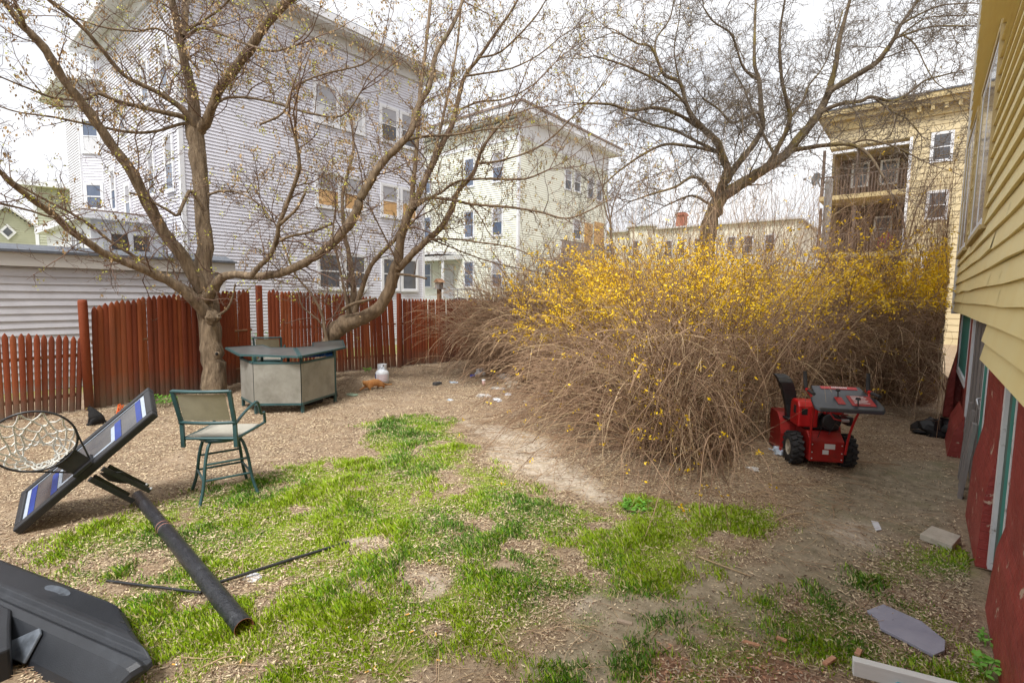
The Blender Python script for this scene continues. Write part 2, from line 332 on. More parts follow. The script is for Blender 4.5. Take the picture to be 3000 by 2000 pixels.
# ============================================================ GROUND
def poly(pts): return np.array([G(x, y)[:2] for x, y in pts])
def sdist(P, x, y):                        # signed distance, positive inside
    x = np.asarray(x, float); y = np.asarray(y, float)
    ins = np.zeros(x.shape, bool); dm = np.full(x.shape, 1e9); n = len(P)
    for i in range(n):
        x1, y1 = P[i]; x2, y2 = P[(i+1) % n]
        c = ((y1 > y) != (y2 > y)) & (x < (x2-x1)*(y-y1)/(y2-y1+1e-12)+x1); ins ^= c
        dx, dy = x2-x1, y2-y1; t = np.clip(((x-x1)*dx+(y-y1)*dy)/(dx*dx+dy*dy+1e-12), 0, 1)
        dm = np.minimum(dm, np.hypot(x-x1-t*dx, y-y1-t*dy))
    return np.where(ins, dm, -dm)
GR = [poly([(1090, 1245), (1230, 1215), (1310, 1235), (1345, 1290), (1390, 1345), (1480, 1400), (1600, 1445), (1660, 1480), (1800, 1500), (1850, 1470), (1990, 1515), (2240, 1490), (2290, 1540), (2100, 1620), (1960, 1640), (1900, 1700), (1760, 1700), (1700, 1780), (1560, 1840), (1500, 1930), (1400, 1900), (1250, 1990), (1200, 2060), (380, 2060), (470, 1850), (330, 1720), (60, 1600), (240, 1560), (400, 1500), (560, 1470), (660, 1420), (900, 1350), (1100, 1330)]),
      poly([(2300, 1800), (2400, 1750), (2480, 1790), (2560, 1850), (2600, 1900), (2560, 1950), (2380, 1930), (2300, 1880)]),
      poly([(2020, 1860), (2090, 1850), (2180, 1930), (2150, 1975), (2000, 1960)]),
      poly([(1880, 1960), (2010, 1920), (2120, 1960), (2100, 2050), (1900, 2050)]),
      poly([(2590, 1620), (2720, 1610), (2840, 1650), (2860, 1680), (2700, 1680), (2600, 1660)]),
      poly([(2540, 1700), (2620, 1680), (2700, 1760), (2800, 1840), (2820, 1900), (2690, 1830), (2600, 1760)]),
      poly([(1580, 1960), (1640, 1950), (1650, 2010), (1570, 2010)]),
      poly([(2720, 1880), (2850, 1860), (2900, 1960), (2860, 2060), (2700, 1960)])]
GD = [1.0, 1.0, 1.0, .95, .8, .85, 1.0, .8]
BARE = [poly([(1160, 1650), (1250, 1620), (1330, 1660), (1320, 1720), (1250, 1750), (1180, 1700)]),
        poly([(1030, 1590), (1130, 1570), (1210, 1580), (1150, 1625), (1050, 1620)]),
        poly([(1640, 1750), (1730, 1740), (1730, 1790), (1650, 1830)]),
        poly([(1020, 1690), (1080, 1700), (1090, 1750), (1030, 1740)])]
SAND = [poly([(1330, 1230), (1500, 1240), (1640, 1290), (1750, 1400), (1900, 1470), (1760, 1480), (1560, 1420), (1420, 1350), (1380, 1280)]),
        poly([(2380, 1500), (2500, 1480), (2640, 1560), (2620, 1640), (2480, 1610), (2350, 1560)]),
        poly([(1480, 1900), (1560, 1880), (1760, 1990), (1500, 2040)])]
SOIL = [poly([(1700, 1720), (1850, 1640), (2150, 1640), (2300, 1520), (2350, 1430), (2500, 1360), (2800, 1340), (2850, 1540), (2700, 1600), (2560, 1700), (2500, 1780), (2300, 1740), (2280, 1900), (1900, 1900), (1800, 2060), (1460, 2060), (1480, 1930), (1600, 1850)])]
CHIP = [poly([(1780, 1950), (1900, 1900), (1980, 1880), (2080, 1960), (2300, 1850), (2420, 1940), (2560, 1960), (2500, 2060), (1760, 2060)])]
def masks(x, y):
    wob = (fbm(x, y, 1.7)-.5)*.55+(fbm(x, y, 6)-.5)*.28
    g = np.zeros(np.shape(x))
    for P, d in zip(GR, GD): g = np.maximum(g, d*sst((sdist(P, x, y)+wob+.25)/.5))
    for P in BARE: g = g*(1-.95*sst((sdist(P, x, y)+wob*.5+.05)/.12))
    g = g*sst((fbm(x+9, y+3, 3.2)-.22)/.3)*(.45+1.0*np.clip(fbm(x+3, y, 8)-.1, 0, 1))
    g = g+.0
    sa = np.zeros(np.shape(x)); so_ = np.zeros(np.shape(x)); ch = np.zeros(np.shape(x))
    for P in SAND+BARE: sa = np.maximum(sa, sst((sdist(P, x, y)+wob+.1)/.4))
    for P in SOIL: so_ = np.maximum(so_, sst((sdist(P, x, y)+wob*.8+.1)/.35))
    for P in CHIP: ch = np.maximum(ch, sst((sdist(P, x, y)+wob*.7)/.2))
    return np.clip(g, 0, 1), sa, so_, ch
fx = np.arange(-13.2, 1.2, .05); fy = np.arange(-.6, 17, .05)
gx = np.concatenate([[-400, -200, -100, -60, -40, -30, -22, -17, -15, -14], fx, [1.6, 2.5, 4, 8, 15, 30, 60, 120, 250, 400]])
gy = np.concatenate([[-60, -20, -6, -2, -1], fy, [17.5, 19, 22, 28, 36, 50, 80, 140, 260, 400]])
XX, YY = np.meshgrid(gx, gy); ZZ = gh(XX, YY)
nx, ny = len(gx), len(gy)
ii = np.arange(nx-1)[None, :]; jj = np.arange(ny-1)[:, None]
FQ = np.stack([jj*nx+ii, jj*nx+ii+1, (jj+1)*nx+ii+1, (jj+1)*nx+ii], -1).reshape(-1, 4)
gm = bpy.data.materials.new('yard_ground'); gm.use_nodes = True; n = gm.node_tree; b = n.nodes['Principled BSDF']; b.inputs['Roughness'].default_value = .95; b.inputs['Specular IOR Level'].default_value = .15
at = n.nodes.new('ShaderNodeAttribute'); at.attribute_name = 'cover'; at.attribute_type = 'GEOMETRY'
sp = n.nodes.new('ShaderNodeSeparateColor'); n.links.new(at.outputs['Color'], sp.inputs[0])
tc = n.nodes.new('ShaderNodeTexCoord')
def gn(scale, det=6, ro=.6):
    z = n.nodes.new('ShaderNodeTexNoise'); z.inputs['Scale'].default_value = scale; z.inputs['Detail'].default_value = det; z.inputs['Roughness'].default_value = ro
    n.links.new(tc.outputs['Object'], z.inputs['Vector']); return z.outputs['Fac']
def gmix(a, b_, f, lo=.4, hi=.6):
    q = n.nodes.new('ShaderNodeMix'); q.data_type = 'RGBA'
    for i, c in ((6, a), (7, b_)):
        if isinstance(c, tuple): q.inputs[i].default_value = (*c, 1)
        else: n.links.new(c, q.inputs[i])
    r = n.nodes.new('ShaderNodeMapRange'); r.inputs[1].default_value = lo; r.inputs[2].default_value = hi
    n.links.new(f, r.inputs[0]); n.links.new(r.outputs[0], q.inputs[0]); return q.outputs[2]
lit = gmix((.13, .085, .055), (.48, .36, .235), gn(38, 9, .85), .40, .62)
lit = gmix(lit, (.36, .28, .20), gn(2.2, 6, .7), .45, .7)
lit = gmix(lit, (.15, .10, .07), gn(1.3, 8, .75), .55, .8)
soil = gmix((.20, .165, .11), (.42, .35, .25), gn(7, 10, .75), .35, .65)
soil = gmix(soil, (.21, .20, .11), gn(1.6, 5), .5, .75)
soil = gmix(soil, (.13, .11, .085), gn(3.3, 9, .8), .58, .7)
sand = gmix((.36, .29, .21), (.62, .54, .44), gn(9, 10, .75), .35, .65)
und = gmix((.13, .18, .025), (.30, .29, .08), gn(20, 6), .4, .6)
chip = gmix((.20, .11, .07), (.36, .20, .13), gn(40, 6), .4, .6)
c = gmix(lit, soil, sp.outputs[2], .1, .9); c = gmix(c, sand, sp.outputs[1], .1, .9)
c = gmix(c, chip, at.outputs['Alpha'], .1, .9); c = gmix(c, und, sp.outputs[0], .05, .75)
n.links.new(c, b.inputs['Base Color'])
bp = n.nodes.new('ShaderNodeBump'); bp.inputs['Strength'].default_value = .8; bp.inputs['Distance'].default_value = .02
n.links.new(gn(28, 10, .75), bp.inputs['Height']); n.links.new(bp.outputs[0], b.inputs['Normal'])
ground = npmesh('ground', np.stack([XX.ravel(), YY.ravel(), ZZ.ravel()], -1), FQ, np.zeros(len(FQ)), gm, kind='structure')
mg, ms, mso, mc = masks(XX.ravel(), YY.ravel())
far = (XX.ravel() < -13.3) | (YY.ravel() > 17)
mg = np.where(far & (XX.ravel() < -13.3), .5, mg)
ca = ground.data.color_attributes.new('cover', 'FLOAT_COLOR', 'POINT')
ca.data.foreach_set('color', np.stack([mg, ms, mso, mc], -1).astype(np.float32).ravel())

# ---- scatter: grass, leaves, wood chips
def sample(nc, xr, yr, dens, seed, near=True):
    r = np.random.default_rng(seed); x = r.uniform(*xr, nc); y = r.uniform(*yr, nc)
    dep = x*_f[0]+y*_f[1]+.2; px = (x*_r[0]+y*_r[1])/np.maximum(dep, .1)
    ok = (dep > 2.2) & (np.abs(px) < 1.12) & (x < .42) & (x > -11.5)
    x, y, dep = x[ok], y[ok], dep[ok]
    p = dens(x, y)*(np.clip(4.2/dep, .12, 1)**1.3 if near else 1)
    k = r.random(len(x)) < p; return x[k], y[k], dep[k], r
def gdens(x, y): return masks(x, y)[0]
x, y, dep, r = sample(2300000, (-9, .45), (.3, 9), gdens, 3)
N = len(x); tuft = .35+4.2*np.clip(fbm(x+20, y+7, 2.9)-.30, 0, 1)**1.25
a = r.uniform(0, 6.283, N); lean = r.uniform(.1, .9, N)
hgt = r.uniform(.012, .036, N)*tuft*(1+.04*dep); wd = r.uniform(.0016, .0032, N)*(.6+.28*dep)
z = gh(x, y)-.003; dx, dy = np.cos(a), np.sin(a)
V = np.empty((N, 4, 3)); L = hgt*lean
V[:, 0] = np.stack([x-dy*wd, y+dx*wd, z], -1); V[:, 1] = np.stack([x+dy*wd, y-dx*wd, z], -1)
V[:, 2] = np.stack([x+dx*L*.4+dy*wd*.7, y+dy*L*.4-dx*wd*.7, z+hgt*.65], -1); V[:, 3] = np.stack([x+dx*L, y+dy*L, z+hgt], -1)
tone = fbm(x, y, 1.1)+.04+r.normal(0, .10, N)
mi = np.where(tone < .40, 1, np.where(tone < .53, 0, 2)); mi = np.where(r.random(N) < .16, 3, mi)
M['g0'] = mat('grass_mid', (.17, .33, .010), .6); M['g1'] = mat('grass_dark', (.085, .20, .016), .6); M['g2'] = mat('grass_bright', (.29, .42, .010), .6); M['g3'] = mat('grass_straw', (.60, .52, .26), .7)
npmesh('grass', V.reshape(-1, 3), np.arange(N*4).reshape(N, 4), mi, [M['g0'], M['g1'], M['g2'], M['g3']], kind='stuff', label='patchy green lawn grass growing through the leaf litter')
print('grass', N)
def ldens(x, y):
    g, sa, so_, ch = masks(x, y)
    near_left = sst((-1.2-x)/1.5)
    d = (.55+.45*near_left)*(1-.80*np.maximum(sa, so_))*(1-.62*g)*(.18+2.0*np.clip(fbm(x+5, y+5, 3.1)-.28, 0, 1))
    wall = sst((x+.55)/.5)*sst((6.2-y)/2)*.8*(1-g*.6)
    return np.clip(np.maximum(d, wall), 0, 1)
def leaves(x, y, r, ln, wd_, tilt, lift):
    N = len(x); a = r.uniform(0, 6.283, N); t = r.normal(0, tilt, N); s = r.normal(0, tilt, N)
    z = gh(x, y)+r.uniform(.002, lift, N); u = np.stack([np.cos(a)*np.cos(t), np.sin(a)*np.cos(t), np.sin(t)], -1)
    v = np.stack([-np.sin(a)*np.cos(s), np.cos(a)*np.cos(s), np.sin(s)], -1); P = np.stack([x, y, z], -1)
    ln = ln[:, None]; wd_ = wd_[:, None]
    V = np.stack([P-u*ln, P+v*wd_+u*ln*.15, P+u*ln, P-v*wd_+u*ln*.15], 1); V[:, :, 2] = np.maximum(V[:, :, 2], (z-.001)[:, None])
    return V.reshape(-1, 3), np.arange(N*4).reshape(N, 4)
x, y, dep, r = sample(1500000, (-11.5, .45), (.3, 16), ldens, 5)
N = len(x); V, Fq = leaves(x, y, r, (.006+.016*r.random(N)**1.6)*(1+.05*dep), (.0013+.0045*r.random(N)**2)*(1+.07*dep), .38, .016); V[:, 2] += np.repeat(masks(x, y)[0]*.022*r.random(N), 4)
M['l0'] = mat('leaf_pale', (.62, .49, .31), .85, (.76, .63, .43), 30); M['l1'] = mat('leaf_tan', (.33, .25, .17), .9, (.43, .33, .23), 30); M['l2'] = mat('leaf_brown', (.10, .06, .04), .9); M['l3'] = mat('leaf_rust', (.22, .125, .075), .9)
q = r.random(N); shf = fbm(x, y, .9)*.5-.2
npmesh('fallen_leaves', V, Fq, np.where(q < .36-shf*.3, 0, np.where(q < .72, 1, np.where(q < .88, 3, 2))), [M['l0'], M['l1'], M['l2'], M['l3']], smooth=False, kind='stuff', label='pale dry leaves and winged seeds littering the yard')
print('leaves', N)
def cdens(x, y): return masks(x, y)[3]*.6
x, y, dep, r = sample(14000, (-3.5, .3), (1.2, 4.5), cdens, 8)
N = len(x); V, Fq = leaves(x, y, r, r.uniform(.010, .032, N), r.uniform(.004, .010, N), .25, .012)
M['chip'] = mat('wood_chip', (.42, .20, .11), .9, (.52, .30, .19), 20); M['chip2'] = mat('wood_chip_gray', (.36, .28, .21), .9)
npmesh('wood_chips', V, Fq, np.where(r.random(N) < .6, 0, 1), [M['chip'], M['chip2']], smooth=False, kind='stuff', label='reddish wood chips scattered over bare soil at the front')
def pdens(x, y): g, sa, so_, ch = masks(x, y); return np.clip(np.maximum(so_, sa), 0, 1)*.35*(1-g)
x, y, dep, r = sample(60000, (-6, .45), (1.2, 10), pdens, 9)
N = len(x); V, Fq = leaves(x, y, r, r.uniform(.003, .012, N), r.uniform(.002, .006, N), .6, .006)
npmesh('soil_crumbs', V, Fq, np.where(r.random(N) < .35, 0, 1), [M['l0'], M['l2']], smooth=False, kind='stuff', label='pebbles and crumbs on the bare soil')
# straw and twigs lying about
tw = NP(); r = np.random.default_rng(21)
for k in range(2600):
    px, py = (r.uniform(1250, 2500), r.uniform(1120, 1560)) if k < 1700 else (r.uniform(0, 3000), r.uniform(1180, 2000))
    p = G(px, py)
    if p[0] > .3 or p[0] < -11.2: continue
    if masks(np.array([p[0]]), np.array([p[1]]))[0][0] > .3 and k < 2300: continue
    L = r.uniform(.06, .45); a = r.uniform(0, 6.28); bend = r.normal(0, .3)
    P = [(p[0]+math.cos(a+bend*t)*L*t, p[1]+math.sin(a+bend*t)*L*t, 0) for t in (0, .35, .7, 1)]
    P = [(q[0], q[1], gz(q[0], q[1])+.006+.02*r.random()) for q in P]
    tw.tube(P, [.0025, .002, .0018, .0012], 3, int(r.random() < .5))
tw.build('fallen_twigs', [M['cane_tan'], M['cane']], kind='stuff', label='thin dry twigs lying on the leaf litter')

# ============================================================ BUILDINGS
def siding(mb, A, U, Nn, length, z0, z1, course, lip, m=0, wav=0, seed=0):
    """lapped boards: every course slopes out to its lower lip. A = start point, U along, Nn outward"""
    A = V3(*A); U = nrm(U); Nn = nrm(Nn); r = np.random.default_rng(seed)
    z = z0; seg = 1 if not wav else max(2, int(length/1.2))
    while z < z1-1e-3:
        zt = min(z+course, z1); offs = [A+U*length*i/seg for i in range(seg+1)]
        wv_ = [0 if not wav else r.normal(0, wav) for _ in range(seg+1)]
        for i in range(seg):
            lo0 = offs[i]+Nn*(lip+wv_[i]*.5); lo1 = offs[i+1]+Nn*(lip+wv_[i+1]*.5)
            lo0 = V3(lo0[0], lo0[1], z+wv_[i]); lo1 = V3(lo1[0], lo1[1], z+wv_[i+1])
            in0 = V3(*offs[i][:2], z+wv_[i]+.002); in1 = V3(*offs[i+1][:2], z+wv_[i+1]+.002)
            t0 = V3(*(offs[i]+Nn*.001)[:2], zt+.004+wv_[i]); t1 = V3(*(offs[i+1]+Nn*.001)[:2], zt+.004+wv_[i+1])
            mb.quad(lo0, lo1, t1, t0, m); mb.quad(in0, in1, lo1, lo0, m)
        z += course
    return mb
def window(par, A, U, Nn, wd, z0, z1, kind='dark', fr=.09, proud=.05, mid=True, twin=False, fmat=None, gmat=None):
    A = V3(*A); U = nrm(U); Nn = nrm(Nn); Z = V3(0, 0, 1); fm = fmat or M['trim_white']
    o = V3(A[0], A[1], 0); ax = (U, Nn, Z); mb = MB(); p = (0.0, proud)
    h = z1-z0
    mb.ob(o, ax, (-fr, 0), p, (z0-fr, z1+fr)); mb.ob(o, ax, (wd, wd+fr), p, (z0-fr, z1+fr))
    mb.ob(o, ax, (0, wd), p, (z1, z1+fr)); mb.ob(o, ax, (0, wd), (0, proud+.02), (z0-fr, z0))
    s = .035; sp_ = (.02, proud-.006)
    spans = [(0, wd)] if not twin else [(0, wd/2-.03), (wd/2+.03, wd)]
    if twin: mb.ob(o, ax, (wd/2-.03, wd/2+.03), p, (z0, z1))
    for a, b_ in spans:
        mb.ob(o, ax, (a, a+s), sp_, (z0, z1)); mb.ob(o, ax, (b_-s, b_), sp_, (z0, z1))
        mb.ob(o, ax, (a+s, b_-s), sp_, (z0, z0+s)); mb.ob(o, ax, (a+s, b_-s), sp_, (z1-s, z1))
        if mid: mb.ob(o, ax, (a+s, b_-s), sp_, (z0+h/2-s*.6, z0+h/2+s*.6))
    w_ = mb.build('window', fm, par)
    for a, b_ in spans:
        g = MB(); g.ob(o, ax, (a+s, b_-s), (.008, .026), (z0+s, z1-s)); g.build('pane', gmat or M['glass'], w_)
        if kind == 'board': MB().ob(o, ax, (a+s, b_-s), (.027, .032), (z0+s, z0+h*.5)).build('plywood_board', M['ply'], w_); MB().ob(o, ax, (a+s, b_-s), (.027, .031), (z0+h*.52, z1-s)).build('window_shade', M['shade'], w_)
        if kind == 'shade': MB().ob(o, ax, (a+s, b_-s), (.027, .031), (z0+h*.5+s, z1-s)).build('window_shade', M['shade'], w_)
        if kind == 'shade_curtain':
            MB().ob(o, ax, (a+s, b_-s), (.027, .031), (z0+h*.5+s, z1-s)).build('window_shade', M['shade'], w_); MB().ob(o, ax, (a+s, b_-s), (.027, .031), (z0+s, z0+h*.5-s)).build('curtain', M['curtain'], w_)
        if kind == 'curtain': MB().ob(o, ax, (a+s, b_-s), (.027, .031), (z0+s, z0+h*.5-s)).build('curtain', M['curtain'], w_)
    return w_
def winx(par, X, Y0, Y1, z0, z1, **k): return window(par, (X, Y0, 0), (0, 1, 0), (1, 0, 0), Y1-Y0, z0, z1, **k)   # wall facing +X
def winy(par, Y, X0, X1, z0, z1, **k): return window(par, (X0, Y, 0), (1, 0, 0), (0, -1, 0), X1-X0, z0, z1, **k)  # wall facing -Y

# ---- big white three-storey house behind the fence
T = thing('apartment_house', 'large three-storey house in white clapboard behind the red fence', 'house', (-21, 9, 0))
HX, HY, HYE, HT = -16.55, 5.38, 14.30, 11.05
mb = MB(); siding(mb, (HX, HY, 0), (0, 1, 0), (1, 0, 0), HYE-HY, .35, HT, .1, .024)
siding(mb, (-24.6, HY, 0), (1, 0, 0), (0, -1, 0), HX+24.6, .35, HT, .1, .024)
B1 = V3(-25.15, 4.83, 0); siding(mb, (B1[0], B1[1], 0), (.55, .55, 0), (1, -1, 0), math.hypot(.55, .55), .35, HT-1.2, .1, .02)
siding(mb, (-27.3, 4.83, 0), (1, 0, 0), (0, -1, 0), 2.15, .35, HT-1.2, .1, .02)
mb.box((-25.1, HX-.01), (HY+.01, HYE), (0, HT)); mb.box((-28.2, -25.11), (HY+.01, HYE), (0, HT-1.2)); mb.prism([(-24.61, HY+.05, 0), (-25.14, 4.84, 0), (-27.3, 4.84, 0), (-27.9, HY+.05, 0)], (0, 0, HT-1.2))
mb.box((-25.1, HX), (HYE-.001, HYE+.02), (0, HT))
mb.build('wall', M['vinyl_white'], T)
mb = MB(); 
for (x, y) in ((HX, HY), (HX, HYE)): MB().box((x-.10, x+.035), (y-.035 if y == HY else y-.08, y+.08 if y == HY else y+.04), (0, HT-.002)).build('corner_board', M['trim_white'], T)
MB().box((-24.66, -24.54), (HY-.035, HY-.003), (.3, HT-.003)).build('corner_board', M['trim_white'], T); MB().box((B1[0]-.05, B1[0]+.05), (B1[1]-.04, B1[1]+.04), (.3, HT-1.21)).build('corner_board', M['trim_white'], T)
mb = MB(); e = .62
mb.box((-25.5, HX+e), (HY-e, HYE+e), (HT, HT+.10), 0); mb.box((-25.56, HX+e+.06), (HY-e-.06, HYE+e+.06), (HT+.101, HT+.34), 1)
mb.box((HX+.021, HX+.10), (HY-.1, HYE+.1), (HT-.38, HT-.002), 0); mb.box((-25.1, HX+.1), (HY-.10, HY-.022), (HT-.38, HT-.003), 0)
mb.prism([(-24.2, HY-.023, HT-1.2), (-24.9, 4.25, HT-1.2), (-28.8, 4.25, HT-1.2), (-29.4, HY-.023, HT-1.2)], (0, 0, .3), 1)
mb.box((-25.5, HX+e), (HY-e+.02, HYE+e-.02), (HT+.345, HT+.40), 2)
mb.build('roof', [M['soffit'], M['trim_white'], M['tar']], T)
for z0, z1, A, B in ((2.32, 3.52, 'dark', 'dark'), (5.18, 6.32, 'board', 'board'), (8.02, 9.25, 'shade_curtain', 'shade')):
    for Y0 in (9.5, 10.55): winx(T, HX+.02, Y0, Y0+.82, z0, z1, kind=A)
    for Y0 in (12.2, 13.15): winx(T, HX+.02, Y0, Y0+.72, z0, z1, kind=B)
for X0, X1, z0, z1 in ((-17.62, -17.05, 5.1, 6.6), (-19.2, -18.7, 5.15, 6.45), (-17.68, -17.12, 7.95, 9.15), (-19.4, -18.85, 7.95, 9.15), (-21.8, -21.3, 4.6, 5.75), (-23.5, -23.0, 5.1, 6.5), (-21.9, -21.4, 7.6, 8.8)):
    winy(T, HY-.02, X0, X1, z0, z1, kind='shade', gmat=M['glass_blue'])
for z0, z1 in ((5.25, 6.15), (7.35, 8.5)): window(T, (B1[0]+.10, B1[1]+.085, 0), (1, 1, 0), (1, -1, 0), .55, z0, z1, fr=.07, kind='curtain' if z0 > 7 else 'dark', gmat=M['glass_blue'])
# sunroom
sm_ = MB(); sx = -18.27; zt = 4.12
sm_.box((-24.6, sx), (3.62, HY-.03), (0, zt)); 
for i in range(9): sm_.box((sx+.001, sx+.012), (3.7+i*.2, 3.71+i*.2), (0, zt-.01))
sm_.build('sunroom', M['trim_white'], T)
mb = MB(); mb.box((-24.9, sx+.35), (3.35, HY-.04), (zt+.001, zt+.2), 0); mb.box((-24.85, sx+.32), (3.38, HY-.05), (zt+.205, zt+.25), 1); mb.build('sunroom_roof', [M['trim_white'], M['shingle']], T)
winx(T, sx+.013, 4.03, 5.02, 3.0, 3.80, mid=False, twin=True, fr=.06)
winy(T, 3.60, -20.4, -19.2, 3.0, 3.8, mid=False, twin=True, fr=.06)

# ---- garage behind the fence
T = thing('garage', 'low flat-roofed garage in pale grey siding just behind the fence', 'garage', (-16.2, 1, 0))
mb = MB(); siding(mb, (-14.5, -9, 0), (0, 1, 0), (1, 0, 0), 14.6, .25, 2.62, .155, .028, wav=.004); mb.box((-17.6, -14.51), (-9, 5.6), (0, 2.7)); mb.build('wall', M['vinyl_garage'], T)
MB().box((-14.58, -14.462), (5.5, 5.62), (0, 2.62)).build('corner_board', M['trim_white'], T)
mb = MB(); mb.box((-17.7, -14.38), (-9.1, 5.85), (2.62, 2.9), 0); mb.box((-17.72, -14.33), (-9.15, 5.88), (2.903, 2.95), 1); mb.prism([(-14.35, -9.15, 2.955), (-14.9, -9.15, 3.10), (-17.7, -9.15, 3.10), (-17.7, -9.15, 2.955)], (0, 14.98, 0), 1)
mb.build('roof', [M['fascia_dirty'], M['tar']], T)

# ---- pale green house in the middle distance
gx0, gy0 = -18.2, 22.74
T = thing('apartment_house', 'tall pale green clapboard house with a small porch, right of the white house', 'house', (-23, 27, 0))
mb = MB(); siding(mb, (-32, gy0, 0), (1, 0, 0), (0, -1, 0), 32+gx0, .3, 11.05, .125, .035); siding(mb, (gx0, gy0, 0), (0, 1, 0), (1, 0, 0), 10.2, 5.72, 10.95, .125, .035); siding(mb, (gx0, gy0, 0), (0, 1, 0), (1, 0, 0), 4.3, .3, 5.72, .125, .035)
mb.box((-32, gx0-.01), (gy0+.01, 33), (0, 12)); mb.build('wall', M['vinyl_green'], T)
siding(MB(), (gx0, gy0, 0), (0, 1, 0), (1, 0, 0), 10.2, 11.0, 12.1, .125, .02).build('upper_wall', M['trim_white'], T)
siding(MB(), (gx0, gy0+4.35, 0), (0, 1, 0), (1, 0, 0), 5.85, .3, 5.70, .125, .02).build('patched_wall', M['vinyl_taupe'], T)
for q_ in (((gx0-.1, gx0+.04), (gy0-.04, gy0+.12), (0, 12.1)), ((gx0+.022, gx0+.05), (32.8, 32.95), (0, 12.1)), ((gx0+.022, gx0+.045), (gy0+4.25, gy0+4.4), (.3, 5.6))): MB().box(*q_).build('corner_board', M['trim_white'], T)
MB().box((-32, gx0-.1), (gy0-.06, gy0-.036), (10.9, 11.1)).build('frieze_board', M['trim_white'], T)
mb = MB(); mb.box((-32.5, gx0+.62), (gy0-.6, 33.6), (12.1, 12.2), 0); mb.box((-32.5, gx0+.68), (gy0-.66, 33.66), (12.201, 12.55), 0); mb.box((-32.5, gx0+.74), (gy0-.72, 33.72), (12.555, 12.68), 1)
mb.build('roof', [M['trim_white'], M['shingle']], T)
for z0, z1 in ((2.62, 4.15), (5.64, 7.2), (8.72, 10.35)):
    for X0, X1 in ((-22.4, -21.65), (-20.1, -19.35), (-26.2, -25.55)): winy(T, gy0-.02, X0, X1, z0, z1, fr=.07, gmat=M['glass_blue'], kind='shade' if X0 == -20.1 else 'dark')
for Y0, Y1, z0, z1 in ((27.4, 28.1, 8.9, 10.1), (28.5, 29.2, 8.95, 10.15), (30.2, 30.9, 8.8, 10.1), (31.4, 32.1, 8.8, 10.1), (28.5, 29.4, 5.9, 7.1)): winx(T, gx0+.02, Y0, Y1, z0, z1, fr=.07, kind='shade')
for Y0, Y1, z0, z1 in ((29.9, 30.95, 5.75, 7.1), (31.2, 32.5, 5.75, 7.3)): MB().box((gx0+.022, gx0+.06), (Y0, Y1), (z0, z1)).build('boarded_window', M['ply'], T)
mb = MB(); mb.prism([(-26.3, gy0-.03, 4.35), (-22.6, gy0-.03, 4.35), (-22.9, gy0-1.5, 4.2), (-26.2, gy0-1.5, 4.2)], (0, 0, .28)); mb.prism([(-26.2, gy0-.03, 4.64), (-23.1, gy0-.03, 4.64), (-23.5, gy0-1.2, 4.64), (-26, gy0-1.2, 4.64)], (0, 0, .18)); pr = mb.build('porch_roof', M['soffit'], T)
for X in (-24.95, -22.95): MB().box((X-.06, X+.06), (gy0-1.45, gy0-1.33), (1.0, 4.19)).build('porch_post', M['trim_white'], T)
MB().box((-24.4, -23.4), (gy0-.09, gy0-.025), (1.9, 4.0)).build('door', M['door_white'], T)
mb = MB(); mb.box((-26.3, -22.6), (gy0-1.5, gy0-.03), (.9, 1.0)); 
for i in range(16): mb.box((-24.9+i*.13, -24.87+i*.13), (gy0-1.42, gy0-1.39), (1.0, 1.95))
mb.box((-24.95, -22.9), (gy0-1.44, gy0-1.37), (1.95, 2.02)); mb.build('porch_railing', M['trim_white'], T)
MB().box((gx0+.03, gx0+.10), (30.75, 30.87), (1, 6.2)).build('meter_pipe', M['bench_gray'], T)

M['rail_dark'] = mat('dark_rail', (.09, .065, .05), .9, (.14, .10, .08), 6)
# ---- yellow house with balconies on the right
yy = 32.35
T = thing('apartment_house', 'pale yellow house with brown wooden balconies seen through bare branches', 'house', (0, 36, 0))
mb = MB(); siding(mb, (-1.05, yy, 0), (1, 0, 0), (0, -1, 0), 7, 0, 11.3, .32, .025); siding(mb, (-4.5, yy, 0), (1, 0, 0), (0, -1, 0), 3.45, 10.15, 11.3, .32, .025)
mb.box((-1.05, 6), (yy+.01, 42), (0, 11.3)); mb.box((-4.5, -1.05), (yy+2.2, 42), (0, 11.3)); mb.box((-4.5, -1.051), (yy+.01, yy+2.2), (10.15, 11.3)); mb.box((-4.5, -4.4), (yy+1.2, yy+2.2), (0, 10.149)); mb.build('wall', M['vinyl_paleyellow'], T)
mb = MB(); mb.box((-5.1, 6.2), (yy-.6, 42.3), (11.7, 11.95), 0); mb.box((-4.9, 6), (yy-.4, 42.1), (11.45, 11.695), 0); mb.box((-4.6, 6), (yy-.12, 42), (11.0, 11.445), 0); mb.box((-5.14, 6.2), (yy-.64, 42.3), (11.955, 12.02), 1)
for i in range(4): mb.box((-.9+i*.5, -.75+i*.5), (yy-.38, yy-.125), (11.2, 11.44), 0)
mb.build('cornice', [M['wood_trim_yellow'], M['tar']], T)
MB().box((-1.1, -.98), (yy-.05, yy-.03), (2, 10.15)).build('corner_board', M['trim_white'], T)
for z in (7.55, 4.55):
    mb = MB(); mb.box((-4.75, -1.1), (yy-.7, yy+2.19), (z-.22, z), 0)
    mb.box((-4.75, -1.1), (yy-.7, yy-.63), (z+.95, z+1.02), 1); mb.box((-4.75, -4.68), (yy-.62, yy+2), (z+.95, z+1.02), 1)
    for i in range(28): mb.box((-4.72+i*.131, -4.68+i*.131), (yy-.69, yy-.65), (z+.001, z+.949), 1)
    for X in (-4.7, -3.2): mb.box((X, X+.13), (yy-.68, yy-.55), (z+.003, z+2.4), 1)
    mb.build('balcony', [M['wood_trim_yellow'], M['rail_dark']], T)
